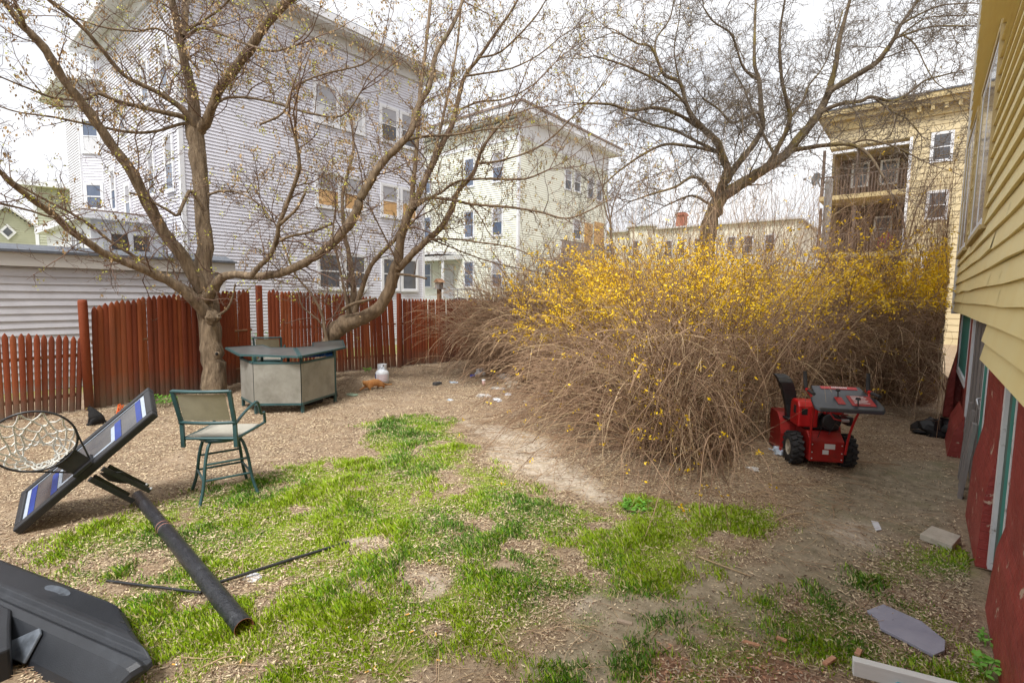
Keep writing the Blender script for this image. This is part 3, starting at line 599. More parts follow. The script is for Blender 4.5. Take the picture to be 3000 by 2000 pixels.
mb = MB(); mb.box((-4.5, -1.1), (yy-.02, yy+.12), (9.85, 9.97)); mb.build('balcony_rail', M['trim_white'], T)
mb = MB(); mb.box((-4.2, -1.2), (yy+2.1, yy+2.18), (2, 9.9)); mb.build('balcony_back_wall', M['rail_dark'], T)
for X0, z in ((-2.3, 7.6), (-3.6, 7.6), (-2.4, 4.6)): winy(T, yy+2.09, X0, X0+.7, z+.8, z+2, fr=.06)
for z0, z1 in ((8.85, 10.1), (6.1, 7.35), (3.0, 4.2)): winy(T, yy-.012, -.2, .48, z0, z1, fr=.09)
for z0, z1 in ((8.85, 10.1), (6.1, 7.35)): winy(T, yy-.012, 2.4, 3.2, z0, z1, fr=.09)

# ---- far pale building and its chimney
T = thing('row_building', 'long cream building low on the horizon beyond the yellow bushes', 'building', (-19, 55, 0))
mb = MB(); mb.box((-29, -9), (50.1, 60), (0, 9)); mb.prism([(-25, 50.1, 0), (-24.3, 49.2, 0), (-22.5, 49.2, 0), (-21.8, 50.1, 0)], (0, 0, 9.3)); mb.build('wall', M['pale'], T)
mb = MB(); mb.box((-29.3, -8.7), (49.8, 60.2), (9.0, 9.15)); mb.prism([(-25.3, 50.1, 9.31), (-24.5, 48.9, 9.31), (-22.3, 48.9, 9.31), (-21.5, 50.1, 9.31)], (0, 0, .15)); mb.build('cornice', M['soffit'], T)
mb = MB(); mb.box((-20.2, -19.4), (51, 52), (9.2, 10.7)); mb.box((-20.3, -19.3), (50.9, 52.1), (10.4, 10.55)); mb.build('chimney', M['chimney_brick'], T)
for X in (-27.6, -20.9, -19.6, -17.9, -16.6, -14.8, -13.3, -11.5):
    for z in (6.2, 3.2): winy(T, 50.085, X, X+.75, z, z+1.6, fr=.08)
for z in (6.3, 3.3): winy(T, 49.18, -24.0, -23.3, z, z+1.6, fr=.08)

# ---- two far houses at the left
O = D(165, 850, 38); ax_u = nrm((math.cos(YAW+.55), math.sin(YAW+.55), 0)); ax_n = nrm((ax_u[1], -ax_u[0], 0))
T = thing('far_house', 'sage green house with a white eave between the trees at far left', 'house', (O[0], O[1], 0))
def fr_siding(name, o, u, nn, L, z0, z1, m, par, c=.2): return siding(MB(), o, u, nn, L, z0, z1, c, .03).build(name, m, par)
o = V3(O[0], O[1], 0)-ax_u*.9
fr_siding('wall', o, ax_u, ax_n, 5, 1, 9.6, M['olive'], T)
sd_ = nrm((-ax_n[0], -ax_n[1], 0))
fr_siding('side_wall', o+sd_*8, -sd_, -ax_u, 8, 1, 9.6, M['pale'], T)
mb = MB(); mb.ob(o, (ax_u, sd_, (0, 0, 1)), (-1.2, 5.5), (-.7, 8.5), (9.6, 9.95)); mb.ob(o, (ax_u, sd_, (0, 0, 1)), (-.05, .15), (-.05, .05), (1, 9.6)); mb.build('roof', M['trim_white'], T)
window(T, o+ax_u*2.0, ax_u, ax_n, 1.3, 5.3, 7.2, fr=.12, kind='shade')
for k in (1.0, 2.3, 3.6): window(T, o+sd_*(k+.8), -sd_, -ax_u, .7, 3.2, 5.6, fr=.1)
O = D(36, 850, 40); ax_u = nrm((math.cos(YAW+.78), math.sin(YAW+.78), 0)); ax_n = nrm((ax_u[1], -ax_u[0], 0)); sd_ = -ax_n
T = thing('far_house', 'olive gabled house with a diamond window and brick chimney at far left', 'house', (O[0], O[1], 0))
o = V3(O[0], O[1], 0); mb = MB(); z = 3.2
while z < 8.3:
    hw = min(3.4, (8.35-z)/.85); mb.ob(o, (ax_u, ax_n, (0, 0, 1)), (-hw, hw), (0, .03), (z, z+.14)); mb.ob(o, (ax_u, ax_n, (0, 0, 1)), (-hw, hw), (0, .012), (z+.14, z+.18)); z += .18
mb.prism([o-ax_u*3.4+V3(0, 0, 1), o+ax_u*3.4+V3(0, 0, 1), o+ax_u*3.4+V3(0, 0, 5.45), o+V3(0, 0, 8.3), o-ax_u*3.4+V3(0, 0, 5.45)], sd_*9)
mb.build('wall', M['olive'], T)
mb = MB()
for s in (-1, 1):
    P = [o+ax_n*.3+V3(0, 0, 8.5), o+ax_n*.3+ax_u*s*3.9+V3(0, 0, 5.2)]; Q = [p+V3(0, 0, .16) for p in P[::-1]]
    mb.prism(P+Q, sd_*9.5)
mb.build('roof', M['soffit'], T)
mb = MB(); q = o-ax_u*1.2+sd_*2.5; mb.ob(q, (ax_u, sd_, (0, 0, 1)), (-.75, -.05), (0, .7), (6.5, 9.9)); mb.build('chimney', M['chimney_brick'], T)
c_ = o+ax_n*.05+V3(0, 0, 6.6); dv = [c_+V3(0, 0, .62), c_+ax_u*.5, c_-V3(0, 0, .62), c_-ax_u*.5]
fw = MB().prism(dv, ax_n*.06).build('window', M['trim_white'], T); MB().prism([c_+(p-c_)*.6+ax_n*.061 for p in dv], ax_n*.02).build('pane', M['glass'], fw)
window(T, o-ax_u*1.3, ax_u, ax_n, .9, 4.0, 4.75, fr=.1, mid=False, proud=.09); window(T, o+ax_u*1.0, ax_u, ax_n, 1.2, 3.9, 4.6, fr=.1, mid=False, proud=.09)

# ---- the yellow clapboard house at the right, its red basement below
WX = .42
T = thing('clapboard_house', 'yellow clapboard house rising at the right edge over a red brick basement', 'house', (3, 5, 0))
mb = MB(); siding(mb, (WX+.03, 6.2, 0), (0, 1, 0), (-1, 0, 0), 6.4, 1.95, 2.94, .165, .03, wav=.005, seed=4); siding(mb, (WX+.03, -6, 0), (0, 1, 0), (-1, 0, 0), 12.2, 1.62, 2.94, .165, .03, wav=.006, seed=5)
for ya_, yb2 in ((-6, 7.27), (9.53, 10.22), (12.43, 12.6)): siding(mb, (WX+.03, ya_, 0), (0, 1, 0), (-1, 0, 0), yb2-ya_, 2.94, 4.92, .165, .03, wav=.004, seed=6)
siding(mb, (WX+.03, -6, 0), (0, 1, 0), (-1, 0, 0), 18.6, 4.92, 9.35, .165, .03, wav=.005, seed=7)
mb.box((WX+.036, 6), (-6, 12.6), (1.965, 9.4)); mb.box((WX+.031, WX+.5), (-6, 6.19), (1.63, 1.964))
sw = mb.build('siding_wall', M['siding_yellow'], T)
mb = MB(); r = np.random.default_rng(5)
for yq, z_, in ((5.35, 2.09), (5.35, 2.255), (6.6, 2.42), (6.65, 2.59), (9.9, 1.95), (9.9, 2.11), (5.2, 2.75), (4.6, 3.6), (7.2, 2.26)): 
    mb.add([(WX-.004, yq, z_+.012), (WX-.003, yq+.012, z_+.012), (WX+.026, yq+.03, z_+.15), (WX+.024, yq, z_+.15)], [(0, 1, 2, 3)])
mb.build('siding_seam', M['dark'], T)
MB().box((WX-.02, WX+.12), (12.6, 12.7), (1.9, 9.4)).build('corner_board', M['trim_white'], T)
mb = MB(); mb.box((WX-.4, 6), (-6, 13.1), (9.4, 9.6)); mb.build('roof', M['trim_white'], T)
for Y0, Y1 in ((7.35, 9.45), (10.3, 12.35)):
    w_ = window(T, (WX+.034, Y1, 0), (0, -1, 0), (-1, 0, 0), Y1-Y0, 3.02, 4.84, fr=.07, proud=.03, twin=True, kind='curtain' if 0 else 'dark', gmat=M['glass_blue'])
    mb = MB(); mb.box((WX-.012, WX+.034), (Y0-.13, Y0-.071), (2.90, 4.97)); mb.box((WX-.012, WX+.034), (Y1+.071, Y1+.13), (2.90, 4.97)); mb.box((WX-.011, WX+.034), (Y0-.070, Y1+.070), (4.912, 4.97)); mb.box((WX-.03, WX+.034), (Y0-.070, Y1+.070), (2.90, 2.948)); mb.build('casing', M['wood_trim_yellow'], w_)
bx = .53
mb = MB(); mb.box((bx, 6), (-6, 4.72), (0, 1.64)); mb.box((bx, 6), (5.42, 6.72), (0, 1.64)); mb.box((bx+.06, 6), (4.72, 5.42), (0, 1.64)); mb.box((bx+.14, 6), (6.72, 9.25), (0, 1.9)); mb.box((bx, 6), (9.25, 9.8), (0, 1.95)); mb.box((bx+.1, 6), (9.8, 12.4), (0, 1.95)); mb.box((bx, 6), (12.4, 12.6), (0, 1.95))
mb.prism([(bx-.001, -6, 0), (bx-.06, -6, 0), (bx-.035, -6, .45), (bx-.001, -6, .62)], (0, 10.70, 0)); mb.prism([(bx-.001, 5.43, 0), (bx-.07, 5.43, 0), (bx-.055, 5.43, .6), (bx-.001, 5.43, .95)], (0, 1.25, 0)); mb.prism([(bx-.001, 9.1, 0), (bx-.15, 9.1, 0), (bx-.10, 9.1, .35), (bx-.001, 9.1, .58)], (0, 1.4, 0)); mb.prism([(bx-.001, 12.2, 0), (bx-.13, 12.2, 0), (bx-.10, 12.2, .6), (bx-.001, 12.2, 1.2)], (0, .4, 0))
mb.build('basement_wall', M['brick_red'], T)
f_ = MB(); f_.box((bx+.01, bx+.098), (9.81, 9.95), (.95, 1.93)); f_.box((bx+.01, bx+.098), (12.25, 12.39), (.95, 1.93)); f_.box((bx+.005, bx+.098), (9.81, 12.39), (.85, .948)); f_ = f_.build('basement_window', M['trim_white'], T)
MB().box((bx+.03, bx+.098), (9.955, 12.245), (.955, 1.93)).build('painted_panel', M['teal'], f_)
f_ = MB(); f_.box((bx-.006, bx+.055), (5.31, 5.40), (.05, 1.6)); f_.box((bx-.004, bx+.055), (4.725, 4.78), (.05, 1.6)); f_ = f_.build('basement_window', M['white_peel'], T)
MB().box((bx+.02, bx+.055), (5.10, 5.305), (.1, 1.6)).build('insect_screen', M['screen'], f_); MB().box((bx+.012, bx+.055), (4.785, 5.095), (.1, 1.6)).build('painted_panel', M['teal'], f_)
d_ = MB(); 
for i in range(7): d_.box((bx+.02+.01*(i % 2), bx+.1), (7.32+i*.255, 7.32+i*.255+.245), (.05, 1.93))
d_ = d_.build('plank_door', M['graywood'], T)
mb = MB(); mb.box((bx+.0, bx+.019), (7.38, 7.5), (.98, 1.06)); mb.tube([(bx+.018, 7.44, 1.09), (bx-.02, 7.38, 1.08), (bx-.01, 7.34, 1.03), (bx+.018, 7.36, 1.0)], .012, 6); mb.build('latch', M['zinc'], d_)
mb = MB(); 
for ya_, yb2, x_, za, zb in ((9.12, 9.24, -.006, .1, 1.93), (9.70, 9.79, -.004, .9, 1.93), (7.2, 7.28, .004, .45, 1.92), (6.73, 6.84, -.002, .45, 1.9)): MB().box((bx+x_, bx+.1), (ya_, yb2), (za, zb)).build('door_casing', M['trim_white'], T)
MB().box((bx+.002, bx+.1), (6.845, 7.195), (.45, 1.9)).build('painted_strip', M['teal'], T)
# ============================================================ FENCE
def picket(mb, x, y, z0, z1, wd, lean, ly, m=0, tip=.09):
    """half-round pointed picket facing +X; lean = shift of the top along y"""
    n = 7; rows = []
    for zz, k in ((z0, 1), (z1-tip, 1), (z1-tip*.45, .72), (z1, .12)):
        t = (zz-z0)/(z1-z0)
        ring = []
        for j in range(n):
            a = -math.pi/2+math.pi*j/(n-1)
            ring.append((x+.014*math.cos(a)*(.4+.6*k)+ly*t, y+lean*t+wd/2*k*math.sin(a), zz))
        ring.append((x-.006+ly*t, y+lean*t+wd/2*k, zz)); ring.append((x-.006+ly*t, y+lean*t-wd/2*k, zz)); rows.append(ring)
    N = n+2; V = [p for r_ in rows for p in r_]
    Fc = [(i*N+j, i*N+(j+1) % N, (i+1)*N+(j+1) % N, (i+1)*N+j) for i in range(3) for j in range(N)]+[tuple(range(3*N, 4*N))]
    mb.add(V, Fc, m)
# fence colour turns grey-brown with dirt splashed at its foot: a real stain that stays with the boards
fm = M['fence_red']; n = fm.node_tree; b = n.nodes['Principled BSDF']; lk = b.inputs['Base Color'].links[0].from_socket
tc = n.nodes.new('ShaderNodeTexCoord'); sx_ = n.nodes.new('ShaderNodeSeparateXYZ'); n.links.new(tc.outputs['Object'], sx_.inputs[0])
nz = n.nodes.new('ShaderNodeTexNoise'); nz.inputs['Scale'].default_value = 6; n.links.new(tc.outputs['Object'], nz.inputs['Vector'])
ad = n.nodes.new('ShaderNodeMath'); ad.operation = 'MULTIPLY_ADD'; ad.inputs[1].default_value = -.5; n.links.new(nz.outputs['Fac'], ad.inputs[0]); n.links.new(sx_.outputs['Z'], ad.inputs[2])
mr = n.nodes.new('ShaderNodeMapRange'); mr.inputs[1].default_value = .38; mr.inputs[2].default_value = -.15; n.links.new(ad.outputs[0], mr.inputs[0])
mi = n.nodes.new('ShaderNodeMix'); mi.data_type = 'RGBA'; mi.inputs[7].default_value = (.13, .075, .05, 1); n.links.new(lk, mi.inputs[6]); n.links.new(mr.outputs[0], mi.inputs[0]); n.links.new(mi.outputs[2], b.inputs['Base Color'])
def tone(m, name, k):
    c = m.copy(); c.name = name
    for nd in c.node_tree.nodes:
        if nd.bl_idname == 'ShaderNodeMix':
            for i in (6, 7):
                v = nd.inputs[i].default_value
                if not nd.inputs[i].is_linked: nd.inputs[i].default_value = (v[0]*k[0], v[1]*k[1], v[2]*k[2], 1)
    return c
FM = [fm, tone(fm, 'fence_red_faded', (1.22, 1.5, 1.6)), tone(fm, 'fence_red_deep', (.78, .72, .75))]
FPATH = [(-3.0, -11.1), (.95, -11.36), (2.1, -11.5), (3.3, -11.62), (4.9, -11.8), (7.0, -11.4), (8.7, -11.05), (11, -10.9), (14.5, -10.9)]
def fx_(y): return float(np.interp(y, [a for a, _ in FPATH], [b for _, b in FPATH]))
def fence(y0, y1, top, pitch, label, leanf, gapf, seed, posts=(), rails=(.35, 1.2)):
    r = np.random.default_rng(seed); T = thing('picket_fence', label, 'fence', (fx_((y0+y1)/2), (y0+y1)/2, 0), 'fence sections round the yard')
    mb = MB(); y = y0+pitch/2
    while y < y1-pitch*.3:
        x = fx_(y); g = gapf(y); ln = leanf(y)
        picket(mb, x+r.normal(0, .004), y, gz(x, y)+.01+r.uniform(0, .03), top(y)+r.normal(0, .012), pitch-(g if r.random() < .3 or g > .008 else -.006), ln+r.normal(0, .003), r.normal(0, .012), m=int(r.choice(3, p=[.6, .18, .22]))); y += pitch
    mb.build('pickets', FM, T)
    for z in rails:
        P = [(fx_(y)-.03, y, z+gz(fx_(y), y)) for y in np.linspace(y0+.03, y1-.03, 6)]
        MB().tube(P, .03, 6).build('rail', M['wood_brown'], T)
    return T
fence(-2.5, 2.02, lambda y: np.interp(y, [.9, 2.0], [1.47, 1.33]), .088, 'low leaning section of red picket fence at the left, before the round post', lambda y: np.interp(y, [.8, 2.0], [.0, .10]), lambda y: .009, 1, rails=(.3, 1.0))
fence(2.17, 5.13, lambda y: np.interp(y, [2.2, 2.5, 3.2, 4.0, 5.1], [1.86, 1.94, 2.06, 2.14, 2.2]), .088, 'tall red stockade fence section behind the forked tree trunk', lambda y: np.interp(y, [2.2, 5], [.04, .0]), lambda y: .003, 2)
fence(5.42, 8.62, lambda y: np.interp(y, [5.4, 6.2, 7.2, 8.6], [2.19, 2.17, 2.11, 2.03]), .088, 'red stockade fence section behind the patio bar, leaning boards', lambda y: np.interp(y, [5.4, 8.6], [.02, -.10]), lambda y: .003, 3)
fence(8.72, 14.5, lambda y: np.interp(y, [8.7, 14], [2.02, 1.98]), .095, 'red stockade fence section running behind the propane tank into the bramble', lambda y: -.03, lambda y: .001, 4)
def tagm(o, label, cat, group=None, kind=None):
    if label: o['label'] = label
    if cat: o['category'] = cat
    if group: o['group'] = group
    return o
x = -11.44; MB().lathe((x, 2.09, 0), [(.001, -.1), (.07, -.1), (.07, 1.92), (.066, 1.96), (.055, 1.975), (.001, 1.98)], 20).build('fence_post', M['fence_red'], label='round red wooden post between the low and the tall fence', cat='post')
MB().box((-11.82, -11.71), (5.22, 5.33), (0, 2.3)).build('fence_post', M['fence_red'], label='square red post in the gap of the fence behind the bar', cat='post', bevel=.006)
MB().box((-11.1, -11.0), (8.63, 8.71), (0, 2.16)).build('fence_post', M['fence_red'], label='narrow red fence post beside the curved tree branch', cat='post')

# ============================================================ TREES
def smooth_path(P, R, k=4):                # Catmull-Rom
    P = np.array(P, float); R = np.array(R, float); n = len(P); o = []; q = []
    for i in range(n-1):
        a, b, c, d = P[max(i-1, 0)], P[i], P[i+1], P[min(i+2, n-1)]
        for t in np.arange(k)/k:
            o.append(.5*((2*b)+(c-a)*t+(2*a-5*b+4*c-d)*t*t+(3*b-a-3*c+d)*t**3)); q.append(R[i]*(1-t)+R[i+1]*t)
    o.append(P[-1]); q.append(R[-1]); return np.array(o), np.array(q)
def limb3(pts, wpx, d0, d1, bow=0):
    """photo polyline -> limb in space: depth runs d0..d1 along it, widths in pixels"""
    n = len(pts); w_ = np.interp(np.linspace(0, 1, n), np.linspace(0, 1, len(wpx)), wpx)
    s = np.r_[0, np.cumsum(np.hypot(*np.diff(np.array(pts, float), axis=0).T))]; s /= s[-1]
    dd = d0+(d1-d0)*s+bow*np.sin(math.pi*s)
    return [D(x, y, d) for (x, y), d in zip(pts, dd)], [w*d/F/2/math.sqrt(1+((x-1500)/F)**2) for w, d, (x, y) in zip(w_, dd, pts)]
def branchlets(tw, P, R, r, spacing, L0, lev, tips, up=.25, m=0, rmin=.0022, t0=.06, wig=.28, maxlev=3):
    seg = np.linalg.norm(np.diff(P, axis=0), axis=1); tot = seg.sum(); cum = np.r_[0, np.cumsum(seg)]
    s = tot*t0+r.uniform(0, spacing)
    while s < tot*.99:
        i = min(np.searchsorted(cum, s)-1, len(seg)-1); i = max(i, 0); t = (s-cum[i])/max(seg[i], 1e-6)
        p = P[i]*(1-t)+P[i+1]*t; rr = R[i]*(1-t)+R[i+1]*t; d = nrm(P[i+1]-P[i]); frac = s/tot
        q = nrm(r.normal(size=3)); q = nrm(q-d*(q@d)); dr = nrm(q*1.0+d*r.uniform(.2, .9)+np.array([0, 0, up]))
        L = L0*r.uniform(.45, 1.15)*(1.1-.55*frac); r0 = max(min(rr*.5, .003+.0075*L), rmin); k = 5
        pts = [p]; dd = dr; k = 5 if L < .8 else 8; pts = [p]
        for _ in range(k):
            dd = nrm(dd+r.normal(0, wig, 3)+np.array([0, 0, up*.25])); pts.append(pts[-1]+dd*L/k)
        pts = np.array(pts); ra = np.linspace(r0, max(r0*.25, rmin*.7), k+1); tw.tube(pts, ra, 4 if lev == 1 else 3, m)
        if lev < maxlev: branchlets(tw, pts, ra, r, spacing*.7 if lev == 1 else spacing*.55, L*.48, lev+1, tips, up, m, rmin, .12, wig, maxlev)
        if lev >= maxlev-1: tips.append((pts[-1], nrm(pts[-1]-pts[-2]), lev)); tips.append((pts[3], nrm(pts[3]-pts[2]), lev))
        s += spacing*r.uniform(.6, 1.5)
def leafbits(name, tips, r, frac, size, per, mats, par, hang=0, spread=.03, filt=None):
    V = []; Mi = []
    for p, d, lev in tips:
        f = frac if filt is None else frac*filt(p)
        if r.random() > f: continue
        mi_ = r.integers(len(mats))
        for _ in range(per):
            c = p+r.normal(0, spread, 3); u = nrm(r.normal(size=3)+np.array([0, 0, -hang*3])); v = nrm(np.cross(u, r.normal(size=3)))
            if hang: c = c+np.array([0, 0, -abs(r.normal(0, spread*1.5))])
            L = size*r.uniform(.6, 1.3); W = L*(.28 if hang else .42)
            V.append([c, c+u*L*.5+v*W, c+u*L, c+u*L*.5-v*W]); Mi.append(mi_)
    V = np.array(V).reshape(-1, 3); n = len(V)//4
    return npmesh(name, V, np.arange(n*4).reshape(n, 4), Mi, mats, par, smooth=False)
def build_tree(label, base, trunk, limbs, mats, seed, spacing, L0, up, rmin, bits, name='bare_tree', sub=3, cat='tree', maxlev=3, t0=.06):
    r = np.random.default_rng(seed); T = thing(name, label, cat, base); tr = NP(); tw = NP(); tips = []
    for k_, (P, R, tws) in enumerate([(trunk[0], trunk[1], 0)]+limbs):
        P, R = smooth_path(P, R); R = R*(1+.05*r.normal(size=len(R))); P = P+r.normal(0, 1, P.shape)*R[:, None]*.06
        tr.tube(P, R, 14 if k_ == 0 else 9 if R[0] > .03 else 6, 0)
        e = P[-1]-P[-2]; tr.tube(np.array([P[-1], P[-1]+nrm(e)*R[-1]*.8]), [R[-1], .001], 9 if R[0] > .03 and k_ else 6, 0)
        if tws and k_ and R[-1] < .06 and tws > .75:
            e = nrm(P[-1]-P[-2]); Ls = spacing*9*r.uniform(.8, 1.3)
            for q_ in range(3):
                dd = nrm(e+r.normal(0, .32, 3)); Q = [P[-1]-e*R[-1]]
                for _ in range(8): dd = nrm(dd+r.normal(0, .16, 3)+np.array([0, 0, .03])); Q.append(Q[-1]+dd*Ls/8)
                Q = np.array(Q); rq = np.linspace(max(R[-1]*.7, rmin*1.5), rmin, 9); tw.tube(Q, rq, 5, 0); branchlets(tw, Q, rq, r, spacing*.8, L0*.5, 2, tips, up, 0, rmin, .1, maxlev=maxlev)
        if tws: branchlets(tw, P, R, r, spacing/tws, L0, 1, tips, up, 0, rmin, t0 if k_ else .5, maxlev=maxlev)
    tr.build('trunk', mats[0], T); cr = tw.build('crown', mats[1], T)
    for args in bits: leafbits(args[0], tips, r, *args[1:-1], par=T, **args[-1])
    return T, tips
def LM(pts, w_, d0, d1, bow=0, tw=1): P, R = limb3(pts, w_, d0, d1, bow); return (P, R, tw)
# --- tree 1: big forked maple in front of the fence
d = 10.2
tr1 = limb3([(628, 1175), (628, 1130), (624, 1070), (618, 1000), (611, 920), (600, 850), (594, 800), (600, 700), (590, 600), (583, 500), (575, 420), (570, 350)], [100, 78, 68, 66, 70, 76, 62, 48, 47, 48, 58, 52], d, d+.3)
L1 = [LM([(572, 365), (563, 271), (542, 191), (524, 100), (505, 0), (495, -90)], [46, 34, 30, 26, 22, 16], d+.25, d-.4),
      LM([(536, 110), (543, 50), (545, 0), (552, -90)], [24, 22, 20, 14], d-.1, d+.6),
      LM([(585, 380), (606, 355), (638, 271), (686, 207), (733, 143), (770, 85), (830, 19), (890, -30)], [40, 32, 28, 30, 30, 26, 26, 20], d+.25, d-.9),
      LM([(575, 375), (536, 322), (462, 271), (376, 230), (335, 191), (297, 143), (249, 89), (204, 48), (143, 0), (90, -40)], [26, 22, 17, 14, 16, 15, 14, 14, 13, 9], d+.2, d-1.8),
      LM([(572, 365), (539, 344), (446, 322), (351, 300), (287, 274), (255, 290), (170, 290), (90, 262), (0, 225)], [22, 18, 16, 15, 13, 11, 9, 8, 6], d+.2, d-2.2),
      LM([(570, 378), (539, 362), (460, 384), (383, 388), (271, 367), (160, 344), (60, 330), (0, 313)], [14, 11, 10, 10, 9, 8, 6, 5], d+.2, d-1.6),
      LM([(595, 850), (558, 787), (526, 739), (478, 678), (430, 589), (383, 500), (367, 478), (319, 414), (271, 344), (223, 281), (179, 223), (137, 153), (96, 105), (64, 73), (32, 32), (-20, -30)], [52, 46, 42, 40, 38, 36, 36, 34, 34, 33, 33, 32, 30, 22, 18], d, d-2.6),
      LM([(70, 80), (62, 45), (40, 0), (20, -40)], [18, 15, 13, 10], d-2.4, d-2.9),
      LM([(611, 925), (565, 873), (510, 832), (415, 787), (319, 749), (255, 710), (198, 669), (160, 631), (96, 586), (32, 535), (0, 503), (-60, 450)], [46, 40, 34, 30, 28, 26, 26, 26, 24, 22, 20, 16], d, d-3.2),
      LM([(590, 860), (560, 848), (478, 806), (399, 755), (319, 704), (271, 663), (207, 624), (128, 583), (48, 538), (0, 500)], [16, 12, 11, 11, 10, 9, 9, 8, 7], d, d-2.2),
      LM([(160, 635), (140, 634), (90, 618), (0, 595)], [10, 9, 8], d-2.6, d-3.2),
      LM([(600, 880), (622, 851), (638, 825), (670, 806), (717, 806), (750, 809), (814, 803), (878, 777), (941, 739), (989, 698), (1021, 659), (1043, 621), (1056, 580), (1085, 532), (1105, 497), (1133, 462), (1180, 415), (1206, 383), (1212, 351), (1228, 303), (1260, 249), (1276, 159), (1324, 80), (1356, 0), (1370, -60)], [44, 36, 28, 26, 24, 26, 26, 26, 28, 28, 26, 24, 22, 20, 18, 18, 15, 12, 10, 8], d-.05, d+.2, bow=-1.1),
      LM([(1180, 415), (1240, 400), (1330, 395), (1420, 380), (1500, 372)], [10, 8, 6, 4], d-.1, d-.7),
      LM([(735, 808), (760, 780), (791, 749), (811, 698), (817, 659), (842, 596), (871, 516), (877, 478), (871, 430), (862, 395)], [20, 17, 15, 14, 13, 13, 12, 11, 11, 10], d-.7, d-1.6),
      LM([(817, 659), (840, 640), (870, 610), (894, 565)], [13, 11, 9, 8], d-1.1, d-1.4, tw=.5),
      LM([(820, 705), (850, 692), (910, 680), (955, 663), (975, 654)], [10, 9, 8, 7], d-1.1, d-.6, tw=.5),
      LM([(638, 925), (665, 905), (680, 875), (689, 832)], [9, 7, 5], d-.4, d-.6, tw=.5),
      LM([(542, 95), (590, 64), (654, 19), (690, -30)], [10, 8, 7], d-.1, d-.8), LM([(548, 110), (575, 88), (610, 84), (660, 105), (733, 134), (800, 150), (862, 135)], [11, 9, 8, 6], d, d-1.2),
      LM([(585, 210), (480, 92), (400, 92), (310, 82), (240, 60)], [9, 8, 7, 5], d-.1, d-1.2), LM([(590, 380), (640, 300), (700, 285), (800, 300), (900, 330), (1000, 340), (1060, 265)], [9, 9, 8, 7, 6, 5], d+.2, d-1),
      LM([(600, 620), (560, 560), (540, 590), (520, 630), (490, 615), (415, 575), (380, 565)], [12, 12, 11, 9, 7], d, d-1, tw=.7), LM([(612, 570), (650, 560), (700, 565), (760, 600), (800, 650)], [9, 8, 6, 5], d, d-.6),
      LM([(760, 365), (830, 330), (860, 260), (940, 220), (1060, 190), (1110, 150)], [8, 7, 6, 5, 4], d-.9, d-.4)]
base1 = tr1[0][0]
T1, tips1 = build_tree('big forked maple with grey-brown bark growing in front of the tall red fence', (base1[0], base1[1], 0), tr1, L1, [M['bark'], M['twig']], 31, .20, 1.6, .10, .0036,
    [('bud', .05, .032, 7, [M['bud']], dict(spread=.03)), ('seed_tuft', .055, .055, 6, [M['seed']], dict(hang=1, spread=.03, filt=lambda p: 1.6 if p[2] > 4.2 else .3))], name='maple_tree')
# knot holes and burl on the trunk
mb = MB(); kc = D(636, 1040, d-.20); 
mb.blob(kc, (.06, .06, .075), .15, 12, 0, 3); mb.build('knot', M['bark'], T1)
MB().blob(D(635, 1036, d-.26), (.028, .028, .032), .1, 10, 0, 3).build('knot_hole', M['dark'], T1)
MB().blob(D(622, 930, d-.22), (.14, .14, .14), .25, 12, 0, 8).build('burl', M['bark'], T1)
